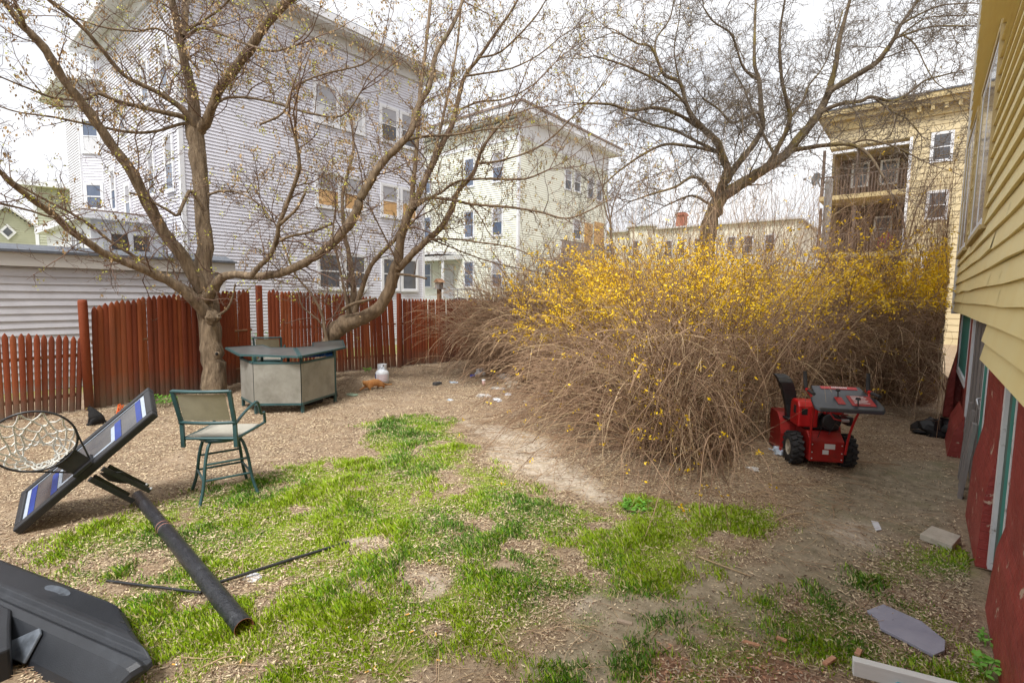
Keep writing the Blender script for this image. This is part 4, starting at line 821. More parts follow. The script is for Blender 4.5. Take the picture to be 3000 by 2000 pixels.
# --- tree 2: curved multi-stem tree behind the bar
d = 12.1
tr2 = limb3([(944, 1085), (955, 1030), (972, 990), (992, 962), (1020, 944), (1053, 935), (1101, 908), (1133, 867), (1155, 803), (1165, 765), (1177, 691), (1196, 628), (1212, 598)], [56, 48, 46, 54, 52, 42, 38, 34, 36, 30, 26, 25, 22], d-.15, d-.9)
L2 = [LM([(1165, 790), (1180, 775), (1212, 742), (1251, 704), (1292, 666), (1324, 612), (1340, 564), (1372, 526), (1391, 500), (1407, 450), (1440, 395), (1490, 340)], [26, 20, 19, 18, 16, 15, 13, 11, 9, 6], d-.7, d-1.6),
      LM([(1208, 615), (1209, 548), (1215, 497), (1221, 430), (1227, 320), (1236, 230), (1250, 120), (1262, 0), (1268, -60)], [20, 14, 13, 12, 10, 9, 7], d-.9, d-.3),
      LM([(1210, 612), (1228, 564), (1264, 490), (1298, 415), (1324, 367), (1340, 303), (1362, 223), (1404, 169), (1450, 100), (1500, 30), (1530, -30)], [22, 19, 18, 16, 14, 11, 9, 7, 5], d-.9, d-.9, bow=.6),
      LM([(1262, 495), (1275, 440), (1290, 380), (1318, 250), (1340, 130), (1352, 0)], [10, 9, 8, 7, 5], d-.8, d+.2),
      LM([(1216, 605), (1255, 582), (1292, 564), (1340, 532), (1420, 524), (1500, 526), (1548, 522), (1612, 495)], [10, 9, 8, 7, 6, 4], d-.9, d-1.8),
      LM([(1222, 592), (1260, 580), (1324, 586), (1388, 599), (1500, 608), (1580, 621), (1660, 640), (1730, 615), (1777, 589)], [10, 9, 8, 7, 6, 5, 3], d-.9, d-2.2),
      LM([(1257, 702), (1324, 700), (1404, 710), (1500, 725), (1580, 760)], [7, 6, 5, 3], d-1, d-1.8), LM([(1262, 700), (1330, 728), (1400, 755), (1470, 776), (1540, 790)], [6, 5, 4, 3], d-1, d-.6),
      LM([(1015, 942), (1031, 889), (1037, 851), (1031, 803), (1021, 739), (1011, 691), (1005, 628), (1003, 580), (1015, 520), (1035, 440), (1030, 350)], [26, 22, 18, 16, 14, 12, 10, 9, 8, 6], d-.3, d+.1),
      LM([(1038, 915), (1063, 838), (1085, 781), (1117, 742), (1155, 704), (1171, 679)], [18, 15, 13, 12, 11], d-.4, d-.8, tw=.8),
      LM([(1020, 925), (1015, 876), (1002, 819), (989, 755), (975, 690), (985, 600)], [10, 9, 8, 6, 4], d-.4, d-.7),
      LM([(960, 1000), (954, 978), (941, 915), (909, 857), (865, 803), (826, 707), (800, 640)], [10, 9, 8, 7, 5, 4], d-.5, d-1.1), LM([(952, 985), (948, 965), (932, 937), (887, 899), (874, 851)], [7, 6, 5, 4], d-.5, d-.9, tw=.6),
      LM([(1160, 803), (1200, 806), (1250, 816)], [9, 7, 6], d-.7, d-1, tw=.3), LM([(1003, 908), (1037, 889), (1101, 873)], [12, 10, 6], d-.6, d-.9, tw=0),
      LM([(1398, 480), (1470, 470), (1560, 440), (1620, 400), (1680, 340), (1740, 280), (1800, 200)], [7, 6, 5, 4, 3], d-1.2, d-2), LM([(1362, 223), (1420, 215), (1500, 200), (1580, 160), (1640, 110)], [7, 5, 4, 3], d-.6, d-1.2),
      LM([(1330, 330), (1400, 300), (1480, 290), (1560, 250), (1630, 180)], [7, 6, 4, 3], d-.8, d-.2), LM([(1404, 169), (1470, 150), (1560, 60), (1600, 0)], [6, 5, 4], d-.9, d-1.5), LM([(1171, 780), (1130, 700), (1100, 640), (1080, 600)], [6, 5, 4], d-.8, d-1.4)]
base2 = G(948, 1100)
T2, tips2 = build_tree('multi-stemmed tree with a low curved trunk behind the patio bar, hung with brown seed clusters', (base2[0], base2[1], 0), tr2, L2, [M['bark_smooth'], M['twig']], 41, .20, 1.5, .2, .0036,
    [('seed_tuft', .30, .045, 3, [M['seed'], M['seed_olive'], M['seed_olive']], dict(hang=1, spread=.022, filt=lambda p: np.clip((p[2]-2.6)/1.5, .1, 1))), ('bud', .02, .032, 6, [M['bud']], dict(spread=.03))], name='box_elder_tree')
# --- tree 3: wide bare tree beyond the bushes
d = 17.0
tr3 = limb3([(2060, 1010), (2062, 850), (2068, 740), (2078, 670), (2090, 620), (2112, 575)], [64, 56, 50, 48, 46, 44], d, d)
L3 = [LM([(2100, 600), (2110, 560), (2124, 525), (2131, 494), (2115, 456), (2099, 414), (2058, 376), (2029, 344), (2010, 303), (1991, 242), (1946, 220), (1927, 179), (1905, 137), (1867, 128), (1820, 100)], [34, 30, 28, 24, 22, 18, 16, 12, 11, 9, 8, 6, 5], d, d-1.5),
      LM([(1926, 180), (1920, 120), (1960, 60), (1975, 0)], [6, 5, 4], d-1.2, d-.6), LM([(1992, 242), (1975, 150), (1990, 60)], [6, 4, 3], d-1, d-1.6),
      LM([(2012, 308), (1956, 255), (1899, 223), (1828, 191), (1739, 163)], [10, 8, 7, 4], d-.8, d-2), LM([(2046, 372), (1978, 332), (1915, 316), (1851, 325), (1787, 306), (1707, 303)], [13, 11, 10, 8, 5], d-.4, d-2),
      LM([(2100, 443), (2042, 415), (1978, 383), (1915, 367), (1851, 344)], [11, 9, 7, 5], d-.2, d+1), LM([(2100, 445), (2010, 427), (1946, 424), (1883, 453), (1819, 497), (1770, 540)], [11, 9, 8, 6, 4], d-.2, d-1.6),
      LM([(2098, 590), (2084, 564), (2058, 532), (2026, 519), (1978, 548), (1915, 567), (1851, 589)], [14, 12, 10, 8, 6, 4], d, d-1.5), LM([(2090, 600), (2074, 596), (2042, 577), (2010, 577), (1946, 605)], [10, 8, 7, 4], d, d+1),
      LM([(2128, 530), (2154, 491), (2202, 430), (2233, 376), (2230, 319), (2224, 239), (2211, 191), (2211, 96), (2214, 0), (2216, -60)], [26, 20, 18, 16, 15, 12, 9, 7, 6], d, d+.8),
      LM([(2224, 236), (2179, 201), (2154, 128), (2138, 96), (2090, 64), (2060, 20)], [9, 7, 6, 4], d+.4, d-.6), LM([(2238, 380), (2221, 332), (2186, 344), (2144, 360), (2105, 320), (2060, 290)], [10, 8, 8, 5], d+.2, d-.8),
      LM([(2105, 590), (2122, 572), (2170, 541), (2233, 500), (2298, 456), (2346, 399), (2387, 351), (2419, 293), (2432, 255), (2448, 191), (2460, 112), (2473, 64), (2490, 0), (2500, -60)], [40, 38, 34, 32, 30, 28, 26, 22, 18, 15, 13, 10, 8], d, d-1.6),
      LM([(2425, 275), (2441, 261), (2505, 223), (2569, 182), (2617, 118), (2639, 73), (2665, 38), (2687, 0), (2700, -50)], [22, 20, 18, 17, 14, 11, 9, 7], d-1, d-2.4),
      LM([(2617, 115), (2680, 92), (2744, 77), (2846, 77)], [8, 6, 4], d-1.8, d-2.8), LM([(2639, 73), (2696, 41), (2760, 16), (2840, 10)], [8, 6, 4], d-1.8, d-2), LM([(2605, 130), (2700, 60), (2760, 48), (2850, 45)], [7, 5, 4], d-1.8, d-1.2),
      LM([(2392, 345), (2400, 332), (2457, 306), (2521, 297), (2553, 284), (2617, 297), (2665, 271), (2712, 236), (2792, 214)], [16, 15, 14, 13, 11, 9, 7, 5], d-.8, d-2.2), LM([(2560, 286), (2620, 330), (2660, 350), (2700, 400)], [8, 6, 4], d-1.4, d-2),
      LM([(2305, 450), (2330, 440), (2409, 427), (2489, 424), (2537, 446), (2569, 488), (2600, 540)], [16, 14, 13, 11, 9, 6], d-.5, d-2.4), LM([(2489, 424), (2540, 410), (2620, 430), (2700, 470)], [9, 7, 5], d-1.4, d-2.4),
      LM([(2240, 500), (2275, 440), (2314, 351), (2298, 271), (2288, 215), (2285, 100), (2300, 0)], [18, 16, 13, 11, 8, 6], d-.3, d-1.8), LM([(2312, 350), (2350, 300), (2370, 250), (2420, 180), (2470, 30)], [9, 7, 5, 4], d-.8, d+.6),
      LM([(2270, 455), (2240, 400), (2195, 300), (2180, 260), (2150, 210)], [10, 8, 6, 4], d-.3, d+.6), LM([(2640, 100), (2680, 130), (2710, 190), (2740, 240), (2785, 270)], [7, 5, 4, 3], d-1.8, d-2.6)]
base3 = D(2060, 1010, d)
T3, tips3 = build_tree('wide spreading bare tree with mossy bark rising behind the yellow bushes', (base3[0], base3[1], 0), tr3, L3, [M['bark_moss'], M['twig_gray']], 51, .22, 2.5, .14, .0058,
    [('bud', .05, .035, 2, [M['seed_olive']], dict(spread=.03))], name='bare_tree')
# --- slim saplings
def sapling(label, pts, w_, d0, seed, L0=.8, name='sapling', bits=()):
    tr = limb3(pts[0], w_, d0, d0); lim = [LM(q, [w_[-1]*.8, 2], d0, d0+np.random.default_rng(seed+i).uniform(-.8, .8)) for i, q in enumerate(pts[1:])]
    b_ = D(*pts[0][0], d0); return build_tree(label, (b_[0], b_[1], 0), tr, lim, [M['bark_smooth'], M['twig']], seed, .3, L0, .3, .004, list(bits), name=name)
sapling('slim leafless sapling between the pale green house and the yellow bushes', [[(1800, 1000), (1797, 780), (1790, 690), (1788, 640)], [(1788, 645), (1775, 580), (1755, 520), (1740, 470)], [(1788, 645), (1800, 590), (1830, 520), (1860, 440)], [(1789, 660), (1770, 600), (1765, 500), (1780, 400)]], [9, 8, 7, 6], 14.5, 61)
sapling('small dark bare tree with crooked stems in front of the yellow house', [[(2620, 1000), (2632, 850), (2645, 740), (2664, 691)], [(2660, 700), (2712, 659), (2760, 640), (2808, 628)], [(2650, 730), (2700, 690), (2750, 600), (2800, 540)], [(2655, 715), (2640, 620), (2600, 560), (2560, 520)], [(2664, 690), (2690, 600), (2740, 520), (2780, 480)], [(2640, 760), (2560, 690), (2500, 600), (2470, 560)]], [12, 11, 10, 8], 15.5, 62, L0=1.1)

# ============================================================ BUSHES
def bush(name, label, cat, foot, n, L, el, seed, rad, flower, mats, tilt=None, sub=4, fsize=.02, droop=1.0, nfl=3, outward=.7, fall=None, cull=None, steps=11, raised=.35, rz_=1.7):
    """arching canes. foot: list of (x,y,rx,ry,weight); flower(p)->probability"""
    r = np.random.default_rng(seed); T = thing(name, label, cat, (foot[0][0], foot[0][1], 0)); st = NP(); fl = []
    wts = np.array([f[4] for f in foot], float); wts /= wts.sum()
    for k in range(n):
        fx0, fy0, rx, ry, _ = foot[r.choice(len(foot), p=wts)]
        a = r.uniform(0, 6.283); q = math.sqrt(r.random()); x, y = fx0+rx*q*math.cos(a), fy0+ry*q*math.sin(a)
        az = a+r.normal(0, .8) if r.random() < outward else r.uniform(0, 6.283)
        if tilt is not None and r.random() < tilt[1]: az = tilt[0]+r.normal(0, .55)
        e = math.radians(np.clip(r.normal(el[0], el[1]), 5, 89)); ln = r.uniform(*L); high = r.random() < raised
        if high: e = math.radians(r.uniform(-10, 60)); ln *= r.uniform(.35, .7); az = r.uniform(0, 6.283)
        dv = np.array([math.cos(az)*math.cos(e), math.sin(az)*math.cos(e), math.sin(e)]); z = gz(x, y)+(r.uniform(.25, rz_) if high else 0)
        g = droop*r.uniform(.55, 1.35)*1.9/steps; P = [np.array([x, y, z])]; side = r.normal(0, .05); s_ = ln/steps
        for i in range(steps):
            dv = dv+np.array([-dv[1]*side, dv[0]*side, -g*(i/steps+.15)])+r.normal(0, .05, 3); dv = nrm(dv); p = P[-1]+dv*s_
            if p[2] < gz(p[0], p[1])+.012 and i > 0: p[2] = gz(p[0], p[1])+.012+r.random()*.03; dv[2] = abs(dv[2])*.1; 
            if p[0] > .33: p[0] = .33-.02*r.random(); dv[0] = -abs(dv[0])*.2
            P.append(p)
        P = np.array(P)
        if cull is not None and cull(P): continue
        m = int(r.random() < .5) if r.random() < .85 else 2
        st.tube(P, np.linspace(rad, rad*.35, len(P))*r.uniform(.65, 1.2)*(2.1 if r.random() < .08 else 1), 3, m)
        for _ in range(sub):
            i = r.integers(3, len(P)-1); dd = nrm(nrm(P[i]-P[i-1])+r.normal(0, .6, 3)); l2 = r.uniform(.12, .55)
            q1 = P[i]+dd*l2*.5; dd = nrm(dd+np.array([0, 0, -.25])+r.normal(0, .2, 3)); q2 = q1+dd*l2*.5
            if min(q1[2], q2[2]) < .02 or max(q1[0], q2[0]) > .34: continue
            st.tube(np.array([P[i], q1, q2]), [rad*.4, rad*.3, rad*.2], 3, m)
            if r.random() < flower(q2): fl.append((q2, r.random()))
            if r.random() < flower(q1): fl.append((q1, r.random()))
        for i in range(3, len(P)):
            for _ in range(nfl):
                if r.random() < flower(P[i])*.8: fl.append((P[i]-(P[i]-P[i-1])*r.random(), 0))
    st.build('stems', mats, T)
    if fl:
        C_ = np.array([f[0] for f in fl]); C_ = np.repeat(C_, 5, 0)+r.normal(0, .022, (len(C_)*5, 3)); N = len(C_)
        u = r.normal(size=(N, 3)); u /= np.linalg.norm(u, axis=1, keepdims=True); v = np.cross(u, r.normal(size=(N, 3))); v /= np.linalg.norm(v, axis=1, keepdims=True)+1e-9
        s2 = fsize*r.uniform(.6, 1.3, (N, 1)); V = np.stack([C_-u*s2, C_+v*s2*.5, C_+u*s2, C_-v*s2*.5], 1).reshape(-1, 3)
        npmesh('blossom', V, np.arange(N*4).reshape(N, 4), np.zeros(N), M['flower'], T, smooth=False); print(name, 'flowers', N)
    return T
CM = [M['cane'], M['cane_dark'], M['cane_tan']]
def pxof(p):
    d_ = np.asarray(p)-CAM; z = d_@_f; return 1500+F*(d_@_r)/z, 1000-F*(d_@_u)/z
nz3 = lambda p, s, o=0: float(vn(p[0]+p[2]*.7+o, p[1]-p[2]*.5+o, s))
def fA(p):
    z = p[2]; return .95*np.clip((z-1.0)/.4, 0, 1)*np.clip((3.4-z)/.6, 0, 1)*.62*(1 if nz3(p, 3.0) > .50 else .10)
def fB(p):
    z = p[2]; return (.5*np.clip((z-1.75)/.5, 0, 1)+.02)*(1 if nz3(p, 1.6, 5) > .50 else .08)+(.05 if nz3(p, 1.1, 3) > .72 else 0)
def fC(p):
    z = p[2]; return (.9*np.clip((z-1.95)/.4, 0, 1)*np.clip((3.6-z)/.5, 0, 1)*.6*(1 if nz3(p, 2.4, 2) > .50 else .08))*np.clip((p[0]+3.6)/2.2, .1, 1)+.002
def fB2(p): return .55*np.clip((p[2]-1.7)/.5, 0, 1)*np.clip((3.4-p[2])/.6, 0, 1)*(1 if nz3(p, 1.7, 5) > .52 else .10)
BLW = lambda P: bool(np.any((np.abs(P[:, 0]+.85) < .62) & (P[:, 1] > 5.6) & (P[:, 1] < 8.3) & (P[:, 2] < 1.5)))
bush('forsythia_bush', 'forsythia in full yellow bloom, left of the tree behind the brown cascade', 'bush', [(-5.5, 9.7, .8, .8, 1), (-4.5, 9.6, 1.0, 1.0, 1.6), (-3.5, 9.4, .8, .8, .8)], 1500, (2.0, 3.9), (72, 13), 71, .0055, fA, CM, droop=.8, fsize=.021, nfl=9)
bush('forsythia_bush', 'brown tangle of arching forsythia canes falling to the ground left of the snow blower', 'bush', [(-3.4, 7.6, 1.2, .8, 2), (-2.4, 6.7, .7, .6, 1.7), (-4.5, 8.2, .9, .7, 1)], 2500, (1.7, 3.2), (55, 22), 72, .0060, fB, CM, droop=1.9, sub=4, outward=.6, fsize=.020, cull=BLW)
bush('forsythia_bush', 'loose tall forsythia sprays with scattered yellow bloom rising above the brown cascade', 'bush', [(-3.6, 8.6, 1.2, .8, 1), (-2.4, 8.6, 1.0, .7, 1)], 700, (2.2, 4.9), (76, 9), 78, .005, fB2, CM, droop=.7, sub=5, fsize=.021, nfl=5)
bush('forsythia_bush', 'sprawling forsythia at the house corner, yellow above and bare brown below', 'bush', [(-2.8, 12.6, 1.2, .8, 1.6), (-1.0, 13.4, 1.2, .9, 1.6), (-.3, 14.2, .5, 1.1, 1)], 2700, (2.4, 4.3), (62, 16), 73, .0065, fC, CM, droop=1.5, sub=4, fsize=.024, nfl=9, outward=.5, cull=BLW)
bush('bramble_bush', 'leafless brown bramble by the end of the fence, litter caught at its foot', 'bush', [(-9.0, 10.7, .8, .9, 1), (-7.8, 10.5, .9, .7, 1.5), (-6.6, 9.9, .7, .5, 1.4)], 3200, (2.1, 3.8), (74, 13), 74, .008, lambda p: .02 if p[2] > 1.9 else 0, [M['cane_dark'], M['cane'], M['cane_tan']], droop=1.5, sub=4, raised=.5)
bush('brush_thicket', 'thicket of tall thin reddish shoots standing in front of the balconies', 'bush', [(-7.4, 14.8, 1.5, 1.0, .8), (-4.6, 14.8, 1.8, 1.0, 1), (-2.2, 15.4, 1.8, 1.2, 1.7), (0.0, 16.0, 1.0, 1, .7)], 1700, (2.8, 6.0), (78, 9), 75, .0055, lambda p: .012, [M['cane_dark'], M['twig'], M['cane']], droop=.35, sub=7, raised=.0)
# ============================================================ OBJECTS
def place(T, x, y, z=None, rz=0, rx=0, ry=0):
    T.location = (x, y, gz(x, y) if z is None else z); T.rotation_euler = (rx, ry, rz); return T
def copy_tree(o, parent=None):
    c_ = o.copy(); C.objects.link(c_); c_.parent = parent
    for ch in [k for k in bpy.data.objects if k.parent == o]: copy_tree(ch, c_)
    return c_
def flat(name, pts, z, th, m, label, cat, group=None, bevel=0, jag=0):
    P = [G(x, y, z) for x, y in pts]; c_ = sum(P)/len(P); g = gz(c_[0], c_[1]); P = [V3(p[0], p[1], z+g*0) for p in P]
    kw = dict(label=label, cat=cat)
    if group: kw['group'] = group
    return MB().prism([p-V3(0, 0, th) for p in P], (0, 0, th)).build(name, m, bevel=bevel, **kw)
# ---- patio stools
def stool():
    T = thing('bar_stool', '', 'stool', (0, 0, 0)); g = M['green_metal']; z0 = .70
    ra = math.radians(36.6); R_ = lambda x, y: (x*math.cos(ra)-y*math.sin(ra), x*math.sin(ra)+y*math.cos(ra))
    for sx_, sy_ in ((-1, -1), (1, -1), (1, 1), (-1, 1)):
        P = [(*R_(.13*sx_, .13*sy_), z0-.09), (*R_(.16*sx_, .16*sy_), z0-.13), (*R_(.195*sx_, .195*sy_), .42), (*R_(.225*sx_, .225*sy_), .18), (*R_(.27*sx_, .27*sy_), .0)]
        P, q = smooth_path(P, [.016]*5, 3); MB().tube(P, .0165, 8).build('leg', g, T)
    mb = MB()
    for zz, k, sides in ((.40, .197, (0, 2)), (.24, .217, (1, 3)), (.24, .217, (0, 2)), (.40, .197, (1, 3))):
        cs = [R_(-k, -k), R_(k, -k), R_(k, k), R_(-k, k)]
        for s in sides:
            if zz == .40 and s in (1, 3): continue
            a, b_ = cs[s], cs[(s+1) % 4]; mb.tube([(*a, zz), (*b_, zz)], .012, 8)
    mb.build('footrest', g, T)
    MB().lathe((0, 0, z0-.10), [(.01, 0), (.19, 0), (.2, .012), (.2, .03), (.19, .045), (.01, .045)], 28).build('swivel_plate', g, T)
    mb = MB(); W = .26; z = z0-.035
    for a, b_ in (((-W, -.24, z), (W, -.24, z)), ((-W, .28, z), (W, .28, z)), ((-W, -.24, z), (-W, .28, z)), ((W, -.24, z), (W, .28, z)), ((-.1, -.24, z-.01), (-.1, .28, z-.01)), ((.1, -.24, z-.01), (.1, .28, z-.01))): mb.tube([a, b_], .015, 8)
    mb.build('seat_frame', g, T)
    mb = MB(); P = [(-W+.01, -.22+.1*i, z+.012-.012*math.sin(math.pi*i/5)) for i in range(6)]
    mb.add([(x_, y_, z_+dz) for dz in (0, .006) for (xx, y_, z_) in P for x_ in (-W+.012, W-.012)], [(2*i, 2*i+1, 2*i+3, 2*i+2) for i in range(5)]+[(12+2*i, 12+2*i+2, 12+2*i+3, 12+2*i+1) for i in range(5)]); mb.build('seat', M['sling'], T)
    bt = z0+.48; curve = lambda x_: -.035*(1-(x_/W)**2)
    for s in (-1, 1): MB().beam((s*W, -.25, z0-.12), (s*W, -.26, z0+.13), .036, .026, (0, 1, 0)).beam((s*W, -.26, z0+.12), (s*(W+.012), -.37, bt), .036, .026, (0, 1, 0)).build('back_post', g, T)
    for zz, yy_ in ((bt-.005, -.37), (z0+.14, -.268)):
        P = [(x_, yy_+curve(x_), zz) for x_ in np.linspace(-W-.01, W+.01, 9)]; MB().tube(P, .017, 8).build('back_rail', g, T)
    mb = MB(); V = [(x_, (-.272 if k == 0 else -.36)+curve(x_), z0+.165 if k == 0 else bt-.035) for k in (0, 1) for x_ in np.linspace(-W+.03, W-.03, 9)]
    mb.add(V, [(i, i+1, i+10, i+9) for i in range(8)]); mb.build('backrest', M['sling_back'], T)
    for s in (-1, 1):
        P = [(s*(W+.015), -.27, z0+.13), (s*(W+.02), -.1, z0+.20), (s*(W+.02), .1, z0+.245), (s*(W+.02), .19, z0+.25), (s*(W+.02), .235, z0+.20), (s*(W+.02), .27, z0+.11), (s*(W+.02), .33, z0+.09), (s*(W+.02), .36, z0+.085), (s*(W+.02), .37, z0-.03)]
        P, q = smooth_path(P, [.014]*len(P), 3); mb = MB().tube(P, .0155, 8); mb.tube([(s*W, .27, z), (s*(W+.02), .37, z0-.02)], .014, 8); mb.build('armrest', g, T)
    return T
st1 = stool(); st1['label'] = 'dark green patio bar stool with tan mesh seat standing alone on the grass'
place(st1, -5.68, 2.12, 0, math.radians(41.9))
st2 = copy_tree(st1); st2['label'] = 'second green patio stool, only its backrest showing behind the bar'
p = G(800, 985, 1.16); p = p+V3(.1, -.12, 0); place(st2, p[0], p[1], 0, math.radians(57))
for o in (st1, st2): o['group'] = 'green patio bar stools'
# ---- patio bar
T = thing('patio_bar', 'angled green-framed patio bar with tan woven front panels before the fence', 'bar counter', (-9, 4.8, 0)); g = M['green_metal']
fp = [V3(-9.80, 4.02, 0), V3(-9.0, 3.90, 0), V3(-8.44, 4.46, 0), V3(-8.86, 5.36, 0)]
for i, p in enumerate(fp): MB().box((p[0]-.055, p[0]-.01), (p[1]+.01, p[1]+.055), (gz(p[0], p[1]), 1.02)).build('leg', g, T)
for p in (V3(-10.0, 4.5, 0), V3(-9.35, 4.7, 0), V3(-9.3, 5.5, 0)): MB().box((p[0]-.02, p[0]+.02), (p[1]-.02, p[1]+.02), (gz(p[0], p[1]), 1.02)).build('leg', g, T)
mb = MB()
for i in range(3):
    mb.beam(fp[i]+V3(0, 0, .915), fp[i+1]+V3(0, 0, .915), .04, .035)
mb.build('upper_rail', g, T); mb = MB()
for i in range(3): mb.beam(fp[i]+V3(0, 0, .18), fp[i+1]+V3(0, 0, .18), .04, .035)
mb.build('lower_rail', g, T)
for i in range(3):
    a, b_ = fp[i], fp[i+1]; dr = nrm(b_-a); o = a+dr*.001; L = np.linalg.norm(b_-a)-.002; nn = V3(dr[1], -dr[0], 0); mb = MB(); nsx, nsz = 12, 8; V = []
    for iz in range(nsz+1):
        for ix in range(nsx+1): V.append(o+dr*L*ix/nsx+V3(0, 0, .20+.70*iz/nsz)+nn*(.012+.02*math.sin(math.pi*ix/nsx)*math.sin(math.pi*iz/nsz)*math.sin(3*ix/nsx+i)))
    mb.add(V, [(iz*(nsx+1)+ix, iz*(nsx+1)+ix+1, (iz+1)*(nsx+1)+ix+1, (iz+1)*(nsx+1)+ix) for iz in range(nsz) for ix in range(nsx)], 0, True); mb.build('front_panel', M['bar_panel'], T)
wave_bump(M['bar_panel'], 40, 'X', .9, .006)
TOPS = [[(662, 1021), (700, 1041), (876, 1047), (860, 1021), (790, 1021), (768, 1013)], [(882, 1046), (1010, 1020), (1003, 998), (917, 1006), (917, 1017), (868, 1021)]]
for q in TOPS:
    P = [G(x, y, 1.03) for x, y in q]; c_ = sum(P)/len(P); MB().prism(P, (0, 0, .02)).build('counter_top', M['bar_top'], T)
    mb = MB()
    for i in range(len(P)): mb.beam(P[i]+V3(0, 0, .008), P[(i+1) % len(P)]+V3(0, 0, .008), .035, .034)
    mb.build('edge_trim', g, T)
p = G(925, 1040, .93); mb = MB(); 
for i in range(7): mb.blob(p+V3(-.15+.02*i, -.25+.1*i, .0), (.11, .09, .045), .3, 10, 0, i)
mb.build('folded_tarp', M['tarp_blue'], label='bright blue tarp stuffed under the counter of the bar', cat='tarp')
p = G(905, 1185); MB().box((p[0]-.30, p[0]+.05), (p[1]-.1, p[1]+.28), (gz(*p[:2]), .19)).build('storage_crate', M['cinder'], bevel=.02, label='black plastic crate under the right end of the bar', cat='crate')
p = G(968, 1165); MB().blob(p+V3(0, 0, .1), (.14, .14, .12), .3, 12, 0, 4).build('trash_bag', M['bag_black'], label='small black bag tucked behind the right leg of the bar', cat='bag')
p = G(760, 1190); MB().blob(p+V3(-.2, .2, .05), (.14, .12, .05), .35, 10, 0, 9).build('plastic_bag', M['bag_clear'], label='pale plastic bag lying under the left part of the bar', cat='bag')
# ---- propane tank
p = G(1120, 1128); z = gz(p[0], p[1]); T = thing('propane_tank', 'white propane tank standing by the fence behind the orange cat', 'gas tank', (p[0], p[1], z)); p[2] = z
MB().lathe(p, [(.001, .0), (.10, .0), (.10, .03), (.13, .035), (.150, .07), (.156, .12), (.156, .25), (.150, .29), (.12, .335), (.06, .365), (.001, .37)], 28).build('body', M['tank'], T)
mb = MB(); n_ = 26
for i in range(n_):
    a0 = math.radians(-10+250*i/n_); a1 = math.radians(-10+250*(i+1)/n_); hole = 8 < i < 15
    for z0_, z1_ in (((.36, .40), (.455, .485)) if hole else ((.36, .485),)):
        P = [p+V3(.105*math.cos(a), .105*math.sin(a), zz) for a in (a0, a1) for zz in (z0_, z1_)]; Q = [p+V3(.100*math.cos(a), .100*math.sin(a), zz) for a in (a0, a1) for zz in (z0_, z1_)]
        mb.add(P+Q, [(0, 2, 3, 1), (4, 5, 7, 6), (0, 1, 5, 4), (2, 6, 7, 3), (1, 3, 7, 5), (0, 4, 6, 2)])
co_ = mb.build('collar', M['tank'], T); co_.rotation_euler = (0, 0, 0)
MB().lathe(p, [(.02, .37), (.02, .41), (.035, .415), (.035, .43), (.001, .43)], 12).build('valve', M['zinc'], T)
vd = nrm(CAM*V3(1, 1, 0)-p*V3(1, 1, 0)); an = math.atan2(vd[1], vd[0])
def curved(a0, a1, z0_, z1_, rr, m, nm): 
    mb = MB(); k = 10; V = [p+V3(rr*math.cos(an+math.radians(a0+(a1-a0)*i/k)), rr*math.sin(an+math.radians(a0+(a1-a0)*i/k)), zz) for i in range(k+1) for zz in (z0_, z1_)]
    mb.add(V, [(2*i, 2*i+2, 2*i+3, 2*i+1) for i in range(k)]); return mb.build(nm, m, T)
M['pinkprint'] = mat('small_print', (.60, .45, .50), .6, (.72, .68, .72), 60, stretch=(.3, .3, 3))
curved(-88, -62, .11, .26, .159, M['blue'], 'blue_label'); curved(-48, 48, .10, .26, .159, M['pinkprint'], 'warning_label')

# ---- snow blower
T = thing('snow_blower', 'red two-stage snow blower parked at the edge of the brown bushes', 'snow blower', (0, 0, 0)); rd = M['red']
def wheel(sx_):
    c_ = V3(sx_*.31, 0, .205); w_ = MB().lathe(c_, [(.10, -.065), (.175, -.07), (.19, -.055), (.193, 0), (.19, .055), (.175, .07), (.10, .065)], 32, 0, (1, 0, 0))
    for i in range(16):
        a = 2*math.pi*i/16
        for s in (-1, 1):
            a2 = a+s*.10; e1 = V3(0, math.cos(a2), math.sin(a2)); t1 = V3(0, -math.sin(a2), math.cos(a2)); w_.ob(c_, (nrm(V3(1, 0, 0)+t1*.35*s), nrm(t1-V3(.35*s, 0, 0)), e1), ((.0, .072) if s > 0 else (-.072, 0)), (-.017, .017), (.185, .212))
    w_ = w_.build('wheel', M['rubber'], T); MB().lathe(c_, [(.001, sx_*.045), (.03, sx_*.05), (.035, sx_*.06), (.05, sx_*.03), (.085, sx_*.035), (.10, sx_*.055), (.108, sx_*.066), (.108, sx_*.02)], 24, 0, (1, 0, 0)).build('rim', M['rim_tan'], w_)
wheel(-1); wheel(1)
mb = MB(); mb.prism([(-.20, -.24, .10), (-.20, .30, .10), (-.20, .30, .46), (-.20, -.10, .46), (-.20, -.24, .36)], (.40, 0, 0)); mb.build('transmission_case', M['red_dark'], T, bevel=.012)
MB().box((-.03, .09), (-.243, -.2405), (.27, .335)).box((-.05, .02), (-.243, -.2405), (.20, .255)).build('label_plate', M['label_white'], T)
mb = MB(); mb.box((-.2, .2), (-.05, .30), (.47, .62)); mb.lathe((.06, -.05, .60), [(.001, -.02), (.10, -.03), (.13, 0), (.135, .06)], 24, 0, (0, -1, 0)); mb.build('engine', M['black_metal'], T, bevel=.01)
mb = MB(); mb.lathe((.06, -.16, .60), [(.105, -.01), (.105, .012), (.085, .02), (.03, .02), (.001, .022)], 20, 0, (0, -1, 0)); mb.build('recoil_starter', M['plastic_black'], T)
mb = MB(); mb.prism([(-.31, -.10, .50), (-.31, .20, .50), (-.31, .20, .78), (-.31, .14, .83), (-.31, -.05, .83), (-.31, -.10, .77)], (.24, 0, 0)); mb.build('engine_shroud', rd, T, bevel=.02)
